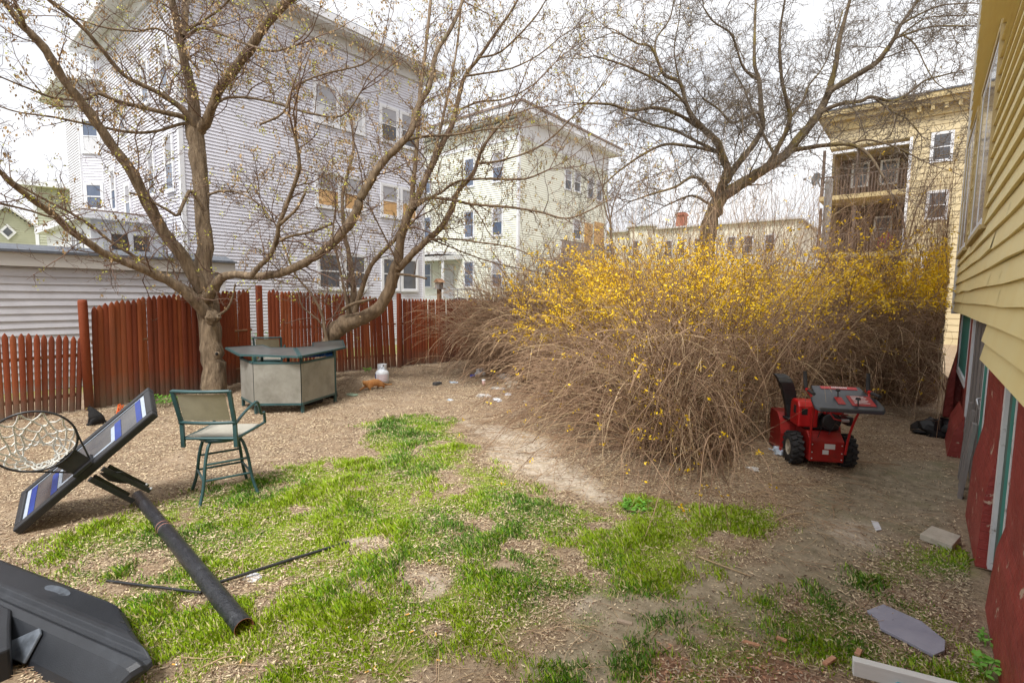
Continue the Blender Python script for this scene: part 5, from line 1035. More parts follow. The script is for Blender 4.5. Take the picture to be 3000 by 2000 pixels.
MB().box((-.312, -.307), (-.02, .06), (.66, .76)).box((-.27, -.20), (-.103, -.1005), (.66, .74)).build('air_grille', M['dark'], T)
MB().box((-.02, .28), (-.12, .20), (.68, .79)).build('fuel_tank', rd, T, bevel=.025)
MB().box((.31, .38), (.0, .22), (.52, .64)).build('muffler', M['black_metal'], T, bevel=.01)
# auger housing
mb = MB(); prof = [(.30, .04), (.30, .30), (.36, .47), (.50, .56), (.78, .56)]; W = .37
V = [(s*W, y_, z_) for y_, z_ in prof for s in (-1, 1)]+[(s*W, y_+.012, z_-.012) for y_, z_ in prof for s in (-1, 1)]
mb.add(V, [(2*i, 2*i+2, 2*i+3, 2*i+1) for i in range(4)]+[(10+2*i, 10+2*i+1, 10+2*i+3, 10+2*i+2) for i in range(4)])
for s in (-1, 1): mb.prism([(s*W, y_, z_) for y_, z_ in prof]+[(s*W, .80, .45), (s*W, .74, .25), (s*W, .78, .04)], (s*.008, 0, 0))
mb.build('auger_housing', M['red_dark'], T)
mb = MB(); P = [(-.34+.68*i/60, .58+.15*math.cos(i*.62), .25+.15*math.sin(i*.62)) for i in range(61)]; mb.tube(P, .02, 5); mb.tube([(-.36, .58, .25), (.36, .58, .25)], .02, 8); mb.build('auger', M['red_dark'], T)
mb = MB(); 
cs = [(-.20, .40, .50, .095), (-.25, .38, .70, .08), (-.31, .34, .90, .085), (-.36, .31, 1.02, .09), (-.39, .34, 1.09, .085), (-.42, .42, 1.12, .075)]
V = [];
for x_, y_, z_, h in cs: V += [(x_-h, y_-h*.8, z_), (x_+h, y_-h*.8, z_), (x_+h*.8, y_+h*.9, z_-.02), (x_-h*.8, y_+h*.9, z_-.02)]
mb.add(V, [(i*4+j, i*4+(j+1) % 4, i*4+4+(j+1) % 4, i*4+4+j) for i in range(5) for j in range(4)]+[(20, 21, 22, 23)]); mb.build('discharge_chute', M['plastic_black'], T, bevel=.012)
MB().lathe((-.20, .41, .49), [(.12, 0), (.13, .01), (.13, .03), (.09, .035)], 20).build('chute_ring', M['black_metal'], T)
for s in (-1, 1):
    P, q = smooth_path([(s*.20, -.26, .22), (s*.22, -.30, .50), (s*.25, -.42, .80), (s*.29, -.50, .93), (s*.33, -.45, 1.02), (s*.335, -.36, 1.05)], [.014]*6, 4); MB().tube(P, .0145, 8).build('handlebar', rd, T)
    MB().tube([(s*.34, -.40, 1.04), (s*.345, -.37, 1.13), (s*.35, -.35, 1.26)], [.022, .024, .021], 10).build('grip', M['rubber'], T)
    h_ = MB().tube([(s*.34, -.42, 1.045), (s*.34, -.48, 1.045)], .021, 10).build('grip_sleeve', rd, T); MB().tube([(s*.34, -.481, 1.045), (s*.345, -.66, 1.035)], .019, 10).build('rear_grip', M['rubber'], T)
mb = MB(); ya, za, yb_, zb = -.34, 1.09, -.80, .90
mb.prism([(-.27, ya, za), (.27, ya, za), (.29, -.52, 1.018), (.36, -.60, .985), (.37, yb_+.05, zb+.02), (.33, yb_, zb), (-.33, yb_, zb), (-.37, yb_+.05, zb+.02), (-.36, -.60, .985), (-.29, -.52, 1.018)], (0, -.016, -.045)); pn = mb.build('control_panel', M['panel_gray'], T, bevel=.012)
sl_ = lambda x_, t, dz=.003: V3(x_, ya+(yb_-ya)*t, za+(zb-za)*t+dz)
MB().add([sl_(-.18, .05, .006), sl_(.22, .05, .006), sl_(.22, .17, .006), sl_(-.18, .17, .006)], [(3, 2, 1, 0)]).build('red_decal', M['red'], pn)
mb = MB()
for i in range(8): mb.add([sl_(-.06+i*.022, .075, .009), sl_(-.045+i*.022, .075, .009), sl_(-.045+i*.022, .135, .009), sl_(-.06+i*.022, .135, .009)], [(3, 2, 1, 0)])
for i in range(6): mb.add([sl_(.08, .47+i*.055, .009), sl_(.22+.02*(i % 2), .47+i*.055, .009), sl_(.22+.02*(i % 2), .49+i*.055, .009), sl_(.08, .49+i*.055, .009)], [(3, 2, 1, 0)])
mb.build('decal_print', M['label_white'], pn)
MB().add([sl_(.04, .44, .006), sl_(.29, .44, .006), sl_(.29, .86, .006), sl_(.04, .86, .006)], [(3, 2, 1, 0)]).add([sl_(-.02, .52, .006), sl_(-.10, .52, .006), sl_(-.10, .82, .006), sl_(-.02, .82, .006)], [(0, 1, 2, 3)]).build('dark_red_decal', M['red_dark'], pn)
for x_, t in ((-.05, .5), (.1, .85)): MB().tube([sl_(x_, t, -.03), sl_(x_, t-.04, .07)], .008, 6).lathe(sl_(x_, t-.04, .06), [(.001, 0), (.022, 0), (.028, .012), (.022, .026), (.001, .03)], 14).build('lever', M['rubber'], pn)
for s_, z_ in ((-1, .22), (-1, .14), (1, .22), (1, .14), (-1, .32), (1, .32)): MB().blob((s_*.17, -.243, z_), .009, 0, 8).build('bolt', M['zinc'], T)
MB().box((-.03, .10), (-.70, -.698), (.82, .87)).build('tag', M['label_white'], T)
mb = MB(); mb.tube([(-.02, -.1, .78), (-.05, -.3, .76), (-.08, -.38, .80), (-.02, -.44, .70), (.05, -.46, .69)], .009, 6); mb.tube([(0, .4, .55), (-.12, -.05, .88), (-.1, -.5, .9)], .006, 5); mb.build('chute_crank', rd, T)
MB().tube([(.05, -.46, .69), (.13, -.46, .69)], .018, 8).build('crank_handle', M['zinc'], T)
mb = MB(); mb.tube([(.15, -.42, .92), (.10, -.3, .7), (.02, -.2, .45)], .005, 5); mb.tube([(-.1, -.42, .92), (-.06, -.3, .7), (-.1, -.2, .4)], .005, 5); mb.build('control_cable', M['black_metal'], T)
place(T, -.94, 7.52, 0, math.radians(28))
# ---- fallen basketball hoop
A = G(42, 1560, .03); B = D(452, 1212, 4.75); a_ = nrm(B-A); LB = np.linalg.norm(B-A); bc = (A+B)/2
best = min(np.arange(3.4, 5.2, .02), key=lambda q: abs((D(120, 1283, q)-bc) @ a_)); rc = D(120, 1283, best); n_ = nrm(rc-bc); n_ = nrm(n_-a_*(n_@a_)); b_ = np.cross(a_, n_); 
if b_ @ _f < 0: b_ = -b_
vw = nrm(bc-CAM); th_ = min(np.linspace(-1, 1, 401), key=lambda t: abs((math.cos(t)*n_-math.sin(t)*b_)@vw+.33)); n_, b_ = math.cos(th_)*n_-math.sin(th_)*b_, math.cos(th_)*b_+math.sin(th_)*n_
print('board', LB, 'rim dist', np.linalg.norm(rc-bc), best, 'n', n_, 'b', b_, 'a', a_)
T = thing('basketball_hoop', 'toppled basketball backboard with rim and white net resting on its corner', 'basketball hoop', (bc[0], bc[1], 0))
HB = .62; ax = (a_, b_, n_); h = LB/2
mb = MB(); fw_ = .07
mb.ob(bc, ax, (-h, h), (0, fw_), (-.05, .022)); mb.ob(bc, ax, (-h, h), (HB-fw_, HB), (-.05, .022)); mb.ob(bc, ax, (-h, -h+fw_), (fw_, HB-fw_), (-.05, .022)); mb.ob(bc, ax, (h-fw_, h), (fw_, HB-fw_), (-.05, .022))
mb.build('board_frame', M['plastic_black'], T, bevel=.014)
bf = MB().ob(bc, ax, (-h+fw_, h-fw_), (fw_, HB-fw_), (-.02, .004)).build('board', M['boardface'], T)
def strip(a0, a1, b0, b1, m, nm, e=.006): MB().ob(bc, ax, (a0, a1), (b0, b1), (e, e+.0015)).build(nm, m, bf)
ia, ib = h-fw_, HB-fw_
strip(-ia+.005, ia-.005, fw_+.004, fw_+.016, M['silver'], 'border_line'); strip(-ia+.005, ia-.005, ib-.016, ib-.004, M['silver'], 'border_line')
strip(-ia+.005, -ia+.045, fw_+.017, ib-.017, M['silver'], 'border_line'); strip(ia-.045, ia-.005, fw_+.017, ib-.017, M['silver'], 'border_line')
strip(-ia+.05, -ia+.11, fw_+.017, ib-.017, M['blue'], 'blue_stripe'); strip(ia-.11, ia-.05, fw_+.017, ib-.017, M['blue'], 'blue_stripe')
strip(-.30, .30, fw_+.05, fw_+.08, M['silver'], 'target_line'); strip(.26, .30, fw_+.081, .42, M['silver'], 'target_line'); strip(-.30, -.26, fw_+.081, .42, M['silver'], 'target_line'); strip(.30, .37, fw_+.03, .45, M['blue'], 'blue_stripe'); strip(-.37, -.305, fw_+.03, .45, M['blue'], 'blue_stripe')
# rim
Rr = .285; rcen = bc+n_*(.19+Rr)+b_*.04; 
mb = MB(); P = [rcen+Rr*(math.cos(t)*a_+math.sin(t)*n_) for t in np.linspace(0, 2*math.pi, 49)[:-1]]; mb.tube(P, .0095, 8, closed=True); 
mb.tube([rcen+Rr*(-.80*a_-.6*n_), bc+n_*.03-a_*.07+b_*.05], .008, 6); mb.tube([rcen+Rr*(.80*a_-.6*n_), bc+n_*.03+a_*.07+b_*.05], .008, 6)
rim = mb.build('rim', M['black_metal'], T)
mb = MB(); mb.ob(bc, ax, (-.09, .09), (-.01, .13), (.024, .05)); mb.prism([bc+n_*.051-a_*.09+b_*.03, bc+n_*.051+a_*.09+b_*.03, rcen-n_*Rr*.92+a_*.10, rcen-n_*Rr*.92-a_*.10], b_*.006); mb.build('rim_bracket', M['black_metal'], T)
mb = MB()
for s in (-1, 1):
    P = [bc+n_*(.06+.002*i)+a_*(s*.06+.012*math.cos(i*1.2))+b_*(.05+.012*math.sin(i*1.2)) for i in range(34)]; mb.tube(P, .003, 5)
mb.build('spring', M['zinc'], T)
# net: twelve loops, diamond mesh hanging down from the tilted rim
grav = V3(0, 0, -1); ND = nrm(b_*1.0+grav*.75); rrn = np.random.default_rng(3)
NL = 12; lev = [(0, Rr*.98), (.11, Rr*.84), (.18, Rr*.70), (.24, Rr*.58), (.30, Rr*.48), (.36, Rr*.40), (.41, Rr*.37)]
kn = []
for k_, (dd, rr_) in enumerate(lev):
    row = []
    for i in range(NL):
        t = 2*math.pi*(i+(.5 if k_ % 2 else 0))/NL; row.append(rcen+rr_*(math.cos(t)*a_+math.sin(t)*n_)+ND*dd+(rrn.normal(0, .010, 3) if k_ else 0)+grav*.02*k_/6)
    kn.append(row)
mb = MB()
for k_ in range(len(lev)-1):
    for i in range(NL):
        for j in ((i, i-1) if k_ % 2 == 0 else (i, (i+1) % NL)):
            p0, p1 = kn[k_][i], kn[k_+1][j % NL]; mid = (p0+p1)/2+grav*.012+rrn.normal(0, .004, 3); mb.tube([p0, mid, p1], .0075, 5, cap=False)
mb.build('net', M['net'], rim)
# mounting arms back to the pole
pe = G(400, 1445, .1)
for (x0, y0, x1, y1, d0_, d1_) in ((300, 1372, 440, 1437, 4.62, 4.95), (318, 1366, 432, 1425, 4.72, 5.02), (262, 1402, 390, 1468, 4.55, 4.85), (275, 1396, 375, 1450, 4.65, 4.95)):
    MB().beam(D(x0, y0, d0_), D(x1, y1, d1_), .03, .045).build('mounting_arm', M['black_metal'], T, bevel=.004)
MB().prism([D(290, 1385, 4.62), D(330, 1380, 4.7), D(368, 1408, 4.8), D(350, 1415, 4.78), D(318, 1408, 4.7)], (0.03, .08, -.02)).build('mounting_bracket', M['plastic_black'], T)
MB().ob(bc, ax, (-.12, .12), (.1, .35), (-.09, -.052)).build('back_plate', M['black_metal'], T)
for x_, y_ in ((443, 1430), (430, 1418)): MB().blob(D(x_, y_, 4.93), .014, .1, 8).build('bolt', M['zinc'], T)
# pole
p0, p1 = G(404, 1452, .062), G(715, 1838, .062); T = thing('pole', 'long black steel pole lying across the grass, rusty inside its open end', 'pole', ((p0[0]+p1[0])/2, (p0[1]+p1[1])/2, 0))
d_ = nrm(p1-p0); L = np.linalg.norm(p1-p0); mb = MB(); mb.tube([p0-d_*.0, p0+d_*L*.36], .054, 24, cap=True); mb.tube([p0+d_*L*.36, p0+d_*L*.365, p1], [.054, .058, .058], 24, cap=False); mb.build('tube', M['pole'], T)
u_ = nrm(np.cross(d_, (0, 0, 1))); MB().lathe(p1, [(.0581, 0), (.0545, .002), (.054, -.5), (.001, -.52)], 24, 0, d_).build('rusty_inside', M['rust'], T)
for t in (.335, .358): MB().lathe(p0+d_*L*t, [(.0555, -.004), (.057, 0), (.0555, .004)], 24, 0, d_).build('ring_band', M['copper'], T)
q0, q1 = G(638, 1706, .045), G(1022, 1586, .02); MB().tube([q0, (q0+q1)/2+V3(0, 0, .004), q1], [.012, .013, .011], 10).build('strut', M['black_metal'], label='thin black strut running from the fallen pole to the right over the grass', cat='rod')
q0, q1 = G(590, 1735, .03), G(312, 1700, .012); MB().tube([q0, q1], .010, 10).build('strut', M['black_metal'], label='thin black strut half sunk in the grass left of the fallen pole', cat='rod')
# base tank
T = thing('hoop_base', 'big dark grey plastic base of the basketball hoop at the lower left corner', 'base', (-3.4, .3, 0))
O_ = V3(-3.85, .78, 0); ux = nrm(V3(.956, .292, 0)); wy = V3(ux[1], -ux[0], 0)
send = lambda w_: float(np.interp(w_, [-.03, 0, .15, .23, .30, .42, .46], [.02, 0, .39, .71, .71, .62, .58]))
secs = [(-.025, 0), (-.02, .12), (0, .155), (.03, .172), (.19, .196), (.215, .196), (.232, .170), (.262, .166), (.285, .182), (.33, .165), (.42, .055), (.44, 0)]
tt = [0, .012, .045, .10, .3, .6, 1.0, 1.5, 2.0]; dn = [.75, .9, .97, 1, 1, 1, 1, 1, 1]
V = []
for t, k in zip(tt, dn):
    for w_, z_ in secs: V.append(O_+ux*(send(w_)-t)+wy*w_+V3(0, 0, z_*k))
nS = len(secs); mb = MB().add(V, [(i*nS+j, (i+1)*nS+j, (i+1)*nS+j+1, i*nS+j+1) for i in range(len(tt)-1) for j in range(nS-1)]+[tuple(range(nS))])
mb.build('tank', M['base_plastic'], T, bevel=.007)
zt_ = lambda w_: float(np.interp(w_, [a_ for a_, _ in secs[2:6]], [b_ for _, b_ in secs[2:6]]))
for i in range(17):
    w_ = .022+i*.0085; s0 = send(w_)-.03; MBr = MB() if i == 0 else MBr; MBr.beam(O_+ux*s0+wy*w_+V3(0, 0, zt_(w_)), O_+ux*(-.42)+wy*w_+V3(0, 0, zt_(w_)), .0035, .005)
MBr.build('grip_rib', M['base_plastic'], T)
q = O_+ux*(-.46)+wy*.085+V3(0, 0, zt_(.085)); mb = MB(); mb.add([q+ux*(.13*math.cos(a)-.02)+wy*(.034*math.sin(a))+V3(0, 0, .004) for a in np.linspace(0, 6.283, 25)[:-1]]+[q+ux*.02+V3(0, 0, .001)], [(24, i, (i+1) % 24) for i in range(24)]); mb.build('cap_recess', M['base_pale'], T)
P = [(-2.2, .30), (-.50, .31), (-.30, .40), (-.06, .50), (-.10, .75), (-.2, .95), (-2.2, .95)]; MB().prism([O_+ux*s_+wy*w_ for s_, w_ in P], (0, 0, .19)).build('wheel_housing', M['base_plastic'], T, bevel=.015)
mb = MB(); A_ = [O_+ux*s_+wy*w_+V3(0, 0, z_) for s_, w_, z_ in ((-.30, .405, .085), (-.13, .33, .172), (-.09, .345, .158), (-.06, .44, .05), (-.26, .45, .04))]; mb.prism(A_, V3(0, -.012, .012)); mb.build('ridge', M['base_pale'], T, bevel=.006)
mb = MB(); q = O_+ux*(send(.12)-.07)+wy*.12+V3(0, 0, zt_(.12)+.001); mb.ob(q, (ux, wy, V3(0, 0, 1)), (0, .04), (0, .008), (0, .004)); mb.build('drain_slot', M['dark'], T)

# ---- cats
def skin_obj(name, V, Ed, R, m, parent, lv=2):
    import bmesh
    me = bpy.data.meshes.new(name); bm = bmesh.new(); vs = [bm.verts.new(v) for v in V]
    for a, b_ in Ed: bm.edges.new((vs[a], vs[b_]))
    bm.to_mesh(me); bm.free(); ob = bpy.data.objects.new(name, me); C.objects.link(ob); ob.parent = parent
    ob.modifiers.new('skin', 'SKIN'); 
    if not me.skin_vertices: me.attributes  # layer comes with the modifier
    for i, r_ in enumerate(R): me.skin_vertices[0].data[i].radius = r_ if isinstance(r_, tuple) else (r_, r_)
    me.skin_vertices[0].data[0].use_root = True
    s = ob.modifiers.new('sub', 'SUBSURF'); s.levels = lv; s.render_levels = lv; me.materials.append(m)
    for q in ob.modifiers: 
        if q.type == 'SKIN': q.use_smooth_shade = True
    return ob
def chain(V, Ed, R, start, pts):
    last = start
    for p_, r_ in pts: V.append(p_); R.append(r_); Ed.append((last, len(V)-1)); last = len(V)-1
    return last
def cat(label, m, body, head, legs, tail, face, ears, loc, rz):
    T = thing('cat', label, 'cat', (0, 0, 0)); V, Ed, R = [], [], []
    V.append(body[0][0]); R.append(body[0][1]); idx = [0]
    for p_, r_ in body[1:]: V.append(p_); R.append(r_); Ed.append((len(V)-2, len(V)-1)); idx.append(len(V)-1)
    chain(V, Ed, R, idx[-1], head); 
    for at_, pts in legs: chain(V, Ed, R, idx[at_], pts)
    chain(V, Ed, R, 0, tail); skin_obj('body', V, Ed, R, m, T)
    hc = V3(*face[0]); fd = nrm(face[1]); rt = nrm(np.cross(fd, (0, 0, 1))); up_ = np.cross(rt, fd)
    for s in (-1, 1):
        b0 = hc+rt*s*.024+up_*.022; MB().add([b0+rt*s*.017, b0-rt*s*.012, b0+up_*.034+rt*s*.008, b0-fd*.014], [(0, 1, 2), (1, 3, 2), (3, 0, 2), (0, 3, 1)]).build('ear', m, T)
        MB().blob(hc+fd*.032+rt*s*.015+up_*.004, .0055, 0, 8).build('eye', M['eye'], T)
    MB().blob(hc+fd*.042-up_*.008, (.006, .006, .005), 0, 8).build('nose', M['pink'], T)
    place(T, loc[0], loc[1], gz(*loc), rz); return T
# tabby stripes
cm = M['cat_orange']; n = cm.node_tree; b = n.nodes['Principled BSDF']; lk = b.inputs['Base Color'].links[0].from_socket; tc = n.nodes.new('ShaderNodeTexCoord'); wv = n.nodes.new('ShaderNodeTexWave'); wv.bands_direction = 'Y'; wv.inputs['Scale'].default_value = 9; wv.inputs['Distortion'].default_value = 4; wv.inputs['Detail'].default_value = 2; n.links.new(tc.outputs['Object'], wv.inputs[0])
mi = n.nodes.new('ShaderNodeMix'); mi.data_type = 'RGBA'; mi.inputs[7].default_value = (.38, .13, .03, 1); n.links.new(lk, mi.inputs[6]); mt = n.nodes.new('ShaderNodeMath'); mt.operation = 'MULTIPLY'; mt.inputs[1].default_value = .55; n.links.new(wv.outputs['Fac'], mt.inputs[0]); n.links.new(mt.outputs[0], mi.inputs[0]); n.links.new(mi.outputs[2], b.inputs['Base Color'])
cat('orange tabby cat creeping past the propane tank, head turned to the camera', M['cat_orange'],
    [((0, -.20, .135), (.070, .076)), ((0, -.10, .150), (.084, .092)), ((0, .03, .145), (.080, .088)), ((0, .13, .150), (.066, .074))],
    [((0, .19, .165), .050), ((.0, .235, .180), .054), ((.02, .265, .172), .040)],
    [(3, [((.05, .16, .08), .028), ((.06, .25, .04), .019), ((.07, .31, .015), .017)]), (3, [((-.04, .14, .07), .026), ((-.05, .10, .03), .018), ((-.05, .13, .012), .016)]), (0, [((.055, -.17, .08), .040), ((.06, -.22, .045), .020), ((.065, -.15, .014), .017)]), (0, [((-.05, -.21, .07), .038), ((-.05, -.27, .04), .019), ((-.05, -.22, .013), .017)])],
    [((0, -.27, .10), .022), ((.01, -.36, .06), .017), ((.02, -.45, .045), .016), ((.0, -.52, .05), .014)], ((.014, .252, .184), (.8, .6, -.05)), None, (-9.42, 6.66), math.radians(180))
cat('black cat sitting with its back turned by the gap in the red fence', M['cat_black'],
    [((0, -.03, .08), (.085, .085)), ((0, .0, .14), (.092, .088)), ((0, .03, .20), (.078, .076)), ((0, .055, .245), (.050, .050))],
    [((0, .075, .27), .044), ((0, .105, .268), .030)],
    [(2, [((.035, .07, .11), .024), ((.035, .09, .04), .016), ((.035, .12, .012), .016)]), (2, [((-.035, .07, .11), .024), ((-.035, .09, .04), .016), ((-.035, .12, .012), .016)]), (0, [((.07, .04, .045), .036), ((.07, .10, .015), .018)]), (0, [((-.07, .04, .045), .036), ((-.07, .10, .015), .018)])],
    [((.03, -.12, .03), .020), ((.10, -.18, .018), .017), ((.20, -.20, .016), .015), ((.26, -.17, .016), .012)], ((0, .085, .275), (0, 1, -.05)), None, tuple(G(283, 1243)[:2]), math.radians(150))

# ---- things lying about
p = G(355, 1218); mb = MB()
for k in range(9): mb.tube([p+V3(random.uniform(-.08, .08), random.uniform(-.08, .08), .02) for _ in range(2)]+[p+V3(random.uniform(-.05, .05), random.uniform(-.05, .05), random.uniform(.1, .22))], .009, 5)
mb.build('orange_netting', M['orange'], label='scrap of bright orange plastic netting near the black cat', cat='netting')
def plantlet(name, label, cat_, c_, R_, H_, n, seed, size):
    r = np.random.default_rng(seed); T = thing(name, label, cat_, c_); V = []; st = NP()
    for k in range(n):
        a = r.uniform(0, 6.28); q = R_*math.sqrt(r.random()); hh = H_*r.uniform(.4, 1); P = V3(c_[0]+q*math.cos(a), c_[1]+q*math.sin(a), c_[2]); top = P+V3(math.cos(a)*hh*.3, math.sin(a)*hh*.3, hh); st.tube(np.array([P, (P+top)/2+V3(0, 0, .01), top]), [.003, .003, .002], 3)
        for j in range(4):
            b2 = r.uniform(0, 6.28); u = V3(math.cos(b2), math.sin(b2), r.uniform(-.3, .5)); v = V3(-u[1], u[0], 0); s = size*r.uniform(.6, 1.2); V.append([top, top+u*s*.5+v*s*.35, top+u*s, top+u*s*.5-v*s*.35])
    st.build('stems', M['leafgreen'], T); V = np.array(V).reshape(-1, 3); npmesh('leaves', V, np.arange(len(V)).reshape(-1, 4), np.zeros(len(V)//4), M['leafgreen'], T, smooth=False); return T
p = G(462, 1188); p[2] = gz(*p[:2]); plantlet('weed', 'bright green celandine-like weeds at the foot of the tall fence', 'weed', p, .34, .13, 70, 1, .055)
p = G(1078, 1103); p[2] = gz(*p[:2]); plantlet('weed', 'small green weed against the fence left of the propane tank', 'weed', p, .07, .11, 14, 2, .05)
p = G(2880, 1975); plantlet('weed', 'broad-leaved green weed growing against the red wall at the lower right', 'weed', p, .05, .10, 7, 3, .055)
p = G(2925, 1890); plantlet('weed', 'low clump of small dark weeds at the foot of the red wall', 'weed', p, .10, .05, 34, 5, .022)
p = G(1860, 1490); plantlet('weed', 'dark green leafy tuft at the edge of the bare patch below the bushes', 'weed', p, .15, .06, 60, 6, .035)
p = D(615, 1000, 13.2); p[2] = 0.1; plantlet('shrub', 'green leaves showing through the gap of the fence behind the tree', 'shrub', V3(-12.6, 5.3, .1), .5, 1.1, 90, 7, .09)
flat('concrete_block', [(2695, 1562), (2730, 1538), (2816, 1568), (2790, 1598)], .055, .055, M['stone'], 'beige concrete paver lying near the red basement wall', 'block', bevel=.006)
flat('slate_slab', [(2540, 1786), (2588, 1768), (2700, 1818), (2770, 1874), (2768, 1903), (2736, 1917), (2645, 1870), (2580, 1838), (2572, 1812)], .022, .02, M['slate'], 'long blue-grey slate slab sunk in the grass at the lower right', 'stone slab', bevel=.003)
flat('paper_scrap', [(2552, 1524), (2572, 1526), (2583, 1550), (2566, 1553)], .012, .008, M['paper'], 'small white tile-like scrap on the bare soil left of the paver', 'scrap')
q0, q1 = G(2498, 1948, .07), G(2830, 2035, .09); MB().beam(q0, q1, .05, .09).build('plank', M['wood_white'], bevel=.004, label='white painted board lying in the bottom right corner', cat='board')
p = G(2640, 1990, .06); mb = MB()
for i in range(5): mb.blob(p+V3(random.uniform(-.04, .04), random.uniform(-.05, .02), -.02), (.05, .035, .03), .35, 12, 0, i)
mb.build('cloth', M['cloth_blue'], label='crumpled light blue cloth beside the white board', cat='cloth')
# trash around the bramble
rt_ = np.random.default_rng(77)
def crumple(name, px, py, sz, m, label, cat_='litter', hgt=.4, seed=None):
    p = G(px, py); z = gz(p[0], p[1]); s = np.array([sz, sz*.7, sz*hgt]); MB().blob((p[0], p[1], z+s[2]*.5), s, .38, 14, 0, int(px)).build(name, M[m], label=label, cat=cat_)
crumple('paper_wad', 738, 1690, .075, 'paper', 'torn white paper beside the thin strut on the grass', 'paper', .12)
crumple('plastic_bag', 1418, 1161, .16, 'bag_clear', 'pale plastic bag nearest the lawn in front of the bramble', 'bag', .25)
crumple('plastic_bag', 1457, 1174, .10, 'paper', 'small white plastic bag beside the pale bag in front of the bramble', 'bag', .35)
crumple('plastic_bag', 1460, 1136, .17, 'bag_clear', 'thin clear plastic film at the foot of the bramble', 'bag', .15)
crumple('stone_lump', 1504, 1132, .19, 'stone', 'pale crumpled lump like a rock under the right part of the bramble', 'rock', .45)
crumple('paper_wad', 1490, 1156, .09, 'paper', 'little white wad just below the pale rock', 'paper', .3)
crumple('plastic_bag', 1408, 1098, .15, 'paper', 'white paper bag standing in the stems of the bramble', 'bag', .8)
crumple('plastic_bag', 1478, 1112, .26, 'bag_clear', 'grey plastic sheet bunched under the bramble', 'bag', .35)
crumple('brown_paper_bag', 1622, 1112, .24, 'brown_bag', 'crumpled brown paper bag at the left edge of the big cascade of canes', 'bag', .5)
crumple('paper_wad', 1594, 1110, .09, 'paper', 'white tissue next to the crumpled brown bag', 'paper', .7)
crumple('paper_wad', 1679, 1190, .08, 'paper', 'small bluish-white scrap on the tan ground below the canes', 'paper', .2)
crumple('face_mask', 1318, 1170, .075, 'clearbottle', 'light blue paper mask lying on the leaf litter', 'mask', .2)
crumple('plastic_wrapper', 1328, 1122, .12, 'clearbottle', 'clear wrapper lying between the fence and the bramble', 'wrapper', .15)
crumple('green_wrapper', 1030, 1158, .14, 'packgreen', 'flat green snack wrapper in front of the orange cat', 'wrapper', .07)
crumple('paper_wad', 1596, 1152, .06, 'paper', 'tiny white scrap right of the bramble', 'paper', .3)
crumple('paper_wad', 1540, 1178, .05, 'bag_clear', 'tiny pale scrap on the litter between bramble and lawn', 'paper', .3)
crumple('plastic_bag', 2285, 1328, .12, 'clearbottle', 'clear bottle wrap lying in front of the snow blower auger', 'litter', .5)
crumple('trash_bag', 2745, 1278, .28, 'bag_black', 'torn black trash bag lying near the red pier of the basement wall', 'bag', .6)
crumple('stone_lump', 2205, 1378, .07, 'bag_clear', 'grey flat stone half hidden under the front canes', 'stone', .3)
def cyl(name, p0, p1, r_, m, label, cat_):
    return MB().tube([p0, p1], r_, 14).build(name, M[m] if isinstance(m, str) else m, label=label, cat=cat_)
p = G(1379, 1101, .04); cyl('soda_can', p, p+V3(.02, .12, .0), .035, 'bluecan', 'blue drink can lying left of the bramble stems', 'can')
p = G(1417, 1128, 0); z = gz(*p[:2]); T = thing('paper_cup', 'pinkish paper cup with a white lid standing at the foot of the bramble', 'cup', (p[0], p[1], z)); p[2] = z
MB().lathe(p, [(.001, .0), (.032, .0), (.044, .12), (.001, .12)], 18).build('cup', M['pinkcup'], T); MB().lathe(p, [(.048, .12), (.048, .135), (.04, .15), (.001, .15)], 18).build('lid', M['label_white'], T)
p = G(993, 1130, .04); T = thing('water_bottle', 'clear plastic bottle with a blue label by the right end of the bar', 'bottle', (p[0], p[1], 0)); q = p+V3(.0, .2, 0)
MB().tube([p, p+(q-p)*.7, p+(q-p)*.85, q], [.034, .034, .014, .014], 14).build('bottle', M['clearbottle'], T); MB().tube([p+(q-p)*.2, p+(q-p)*.5], .036, 14).build('bottle_label', M['tarp_blue'], T)
p = G(1281, 1128); z = gz(*p[:2]); MB().box((p[0]-.06, p[0]+.06), (p[1]-.10, p[1]+.10), (z, z+.07)).build('black_box', M['cinder'], bevel=.008, label='small black plastic box on the litter right of the propane tank', cat='box')
p = G(1890, 1283, .10); v_ = nrm(CAM-p); MB().lathe(p, [(.001, -.12), (.05, -.12), (.075, .04), (.082, .04), (.082, .075), (.07, .075), (.06, .0), (.045, -.10), (.001, -.10)], 22, 0, nrm(v_*V3(1, 1, .3)+V3(-.3, .1, 0))).build('flower_pot', M['terracotta'], label='terracotta pot lying on its side under the front canes', cat='pot')
CIG = [(707, 1933), (838, 1808), (905, 1792), (1015, 1838), (1196, 1798), (1208, 1848), (1277, 1855), (1288, 1933), (1078, 1965), (878, 1937), (1142, 1687), (1099, 1952), (512, 1945), (1260, 1640)]
cg = []
for i, (x_, y_) in enumerate(CIG):
    a = rt_.uniform(0, 3.14); p = G(x_, y_, .022); u = V3(math.cos(a), math.sin(a), .15)*.018
    T = thing('cigarette_butt', 'orange-tipped cigarette butt dropped in the front grass', 'cigarette butt', p, 'cigarette butts in the grass'); MB().tube([p-u, p+u*.5], .0045, 8).build('filter', M['cig'], T); MB().tube([p+u*.5, p+u*(1.0)], .0043, 8).build('paper', M['cigw'], T)
def stick(px0, px1, r_, m, label, z=.015):
    p, q = G(*px0, z), G(*px1, z); mdl = (p+q)/2+V3(rt_.normal(0, .02), rt_.normal(0, .02), .015); P, R_ = smooth_path([p, mdl, q], [r_, r_, r_*.6], 4); MB().tube(P, R_, 6).build('stick', m, label=label, cat='stick')
stick((2046, 1630), (2200, 1687), .006, M['stick'], 'long pale stick lying where the lawn meets bare soil')
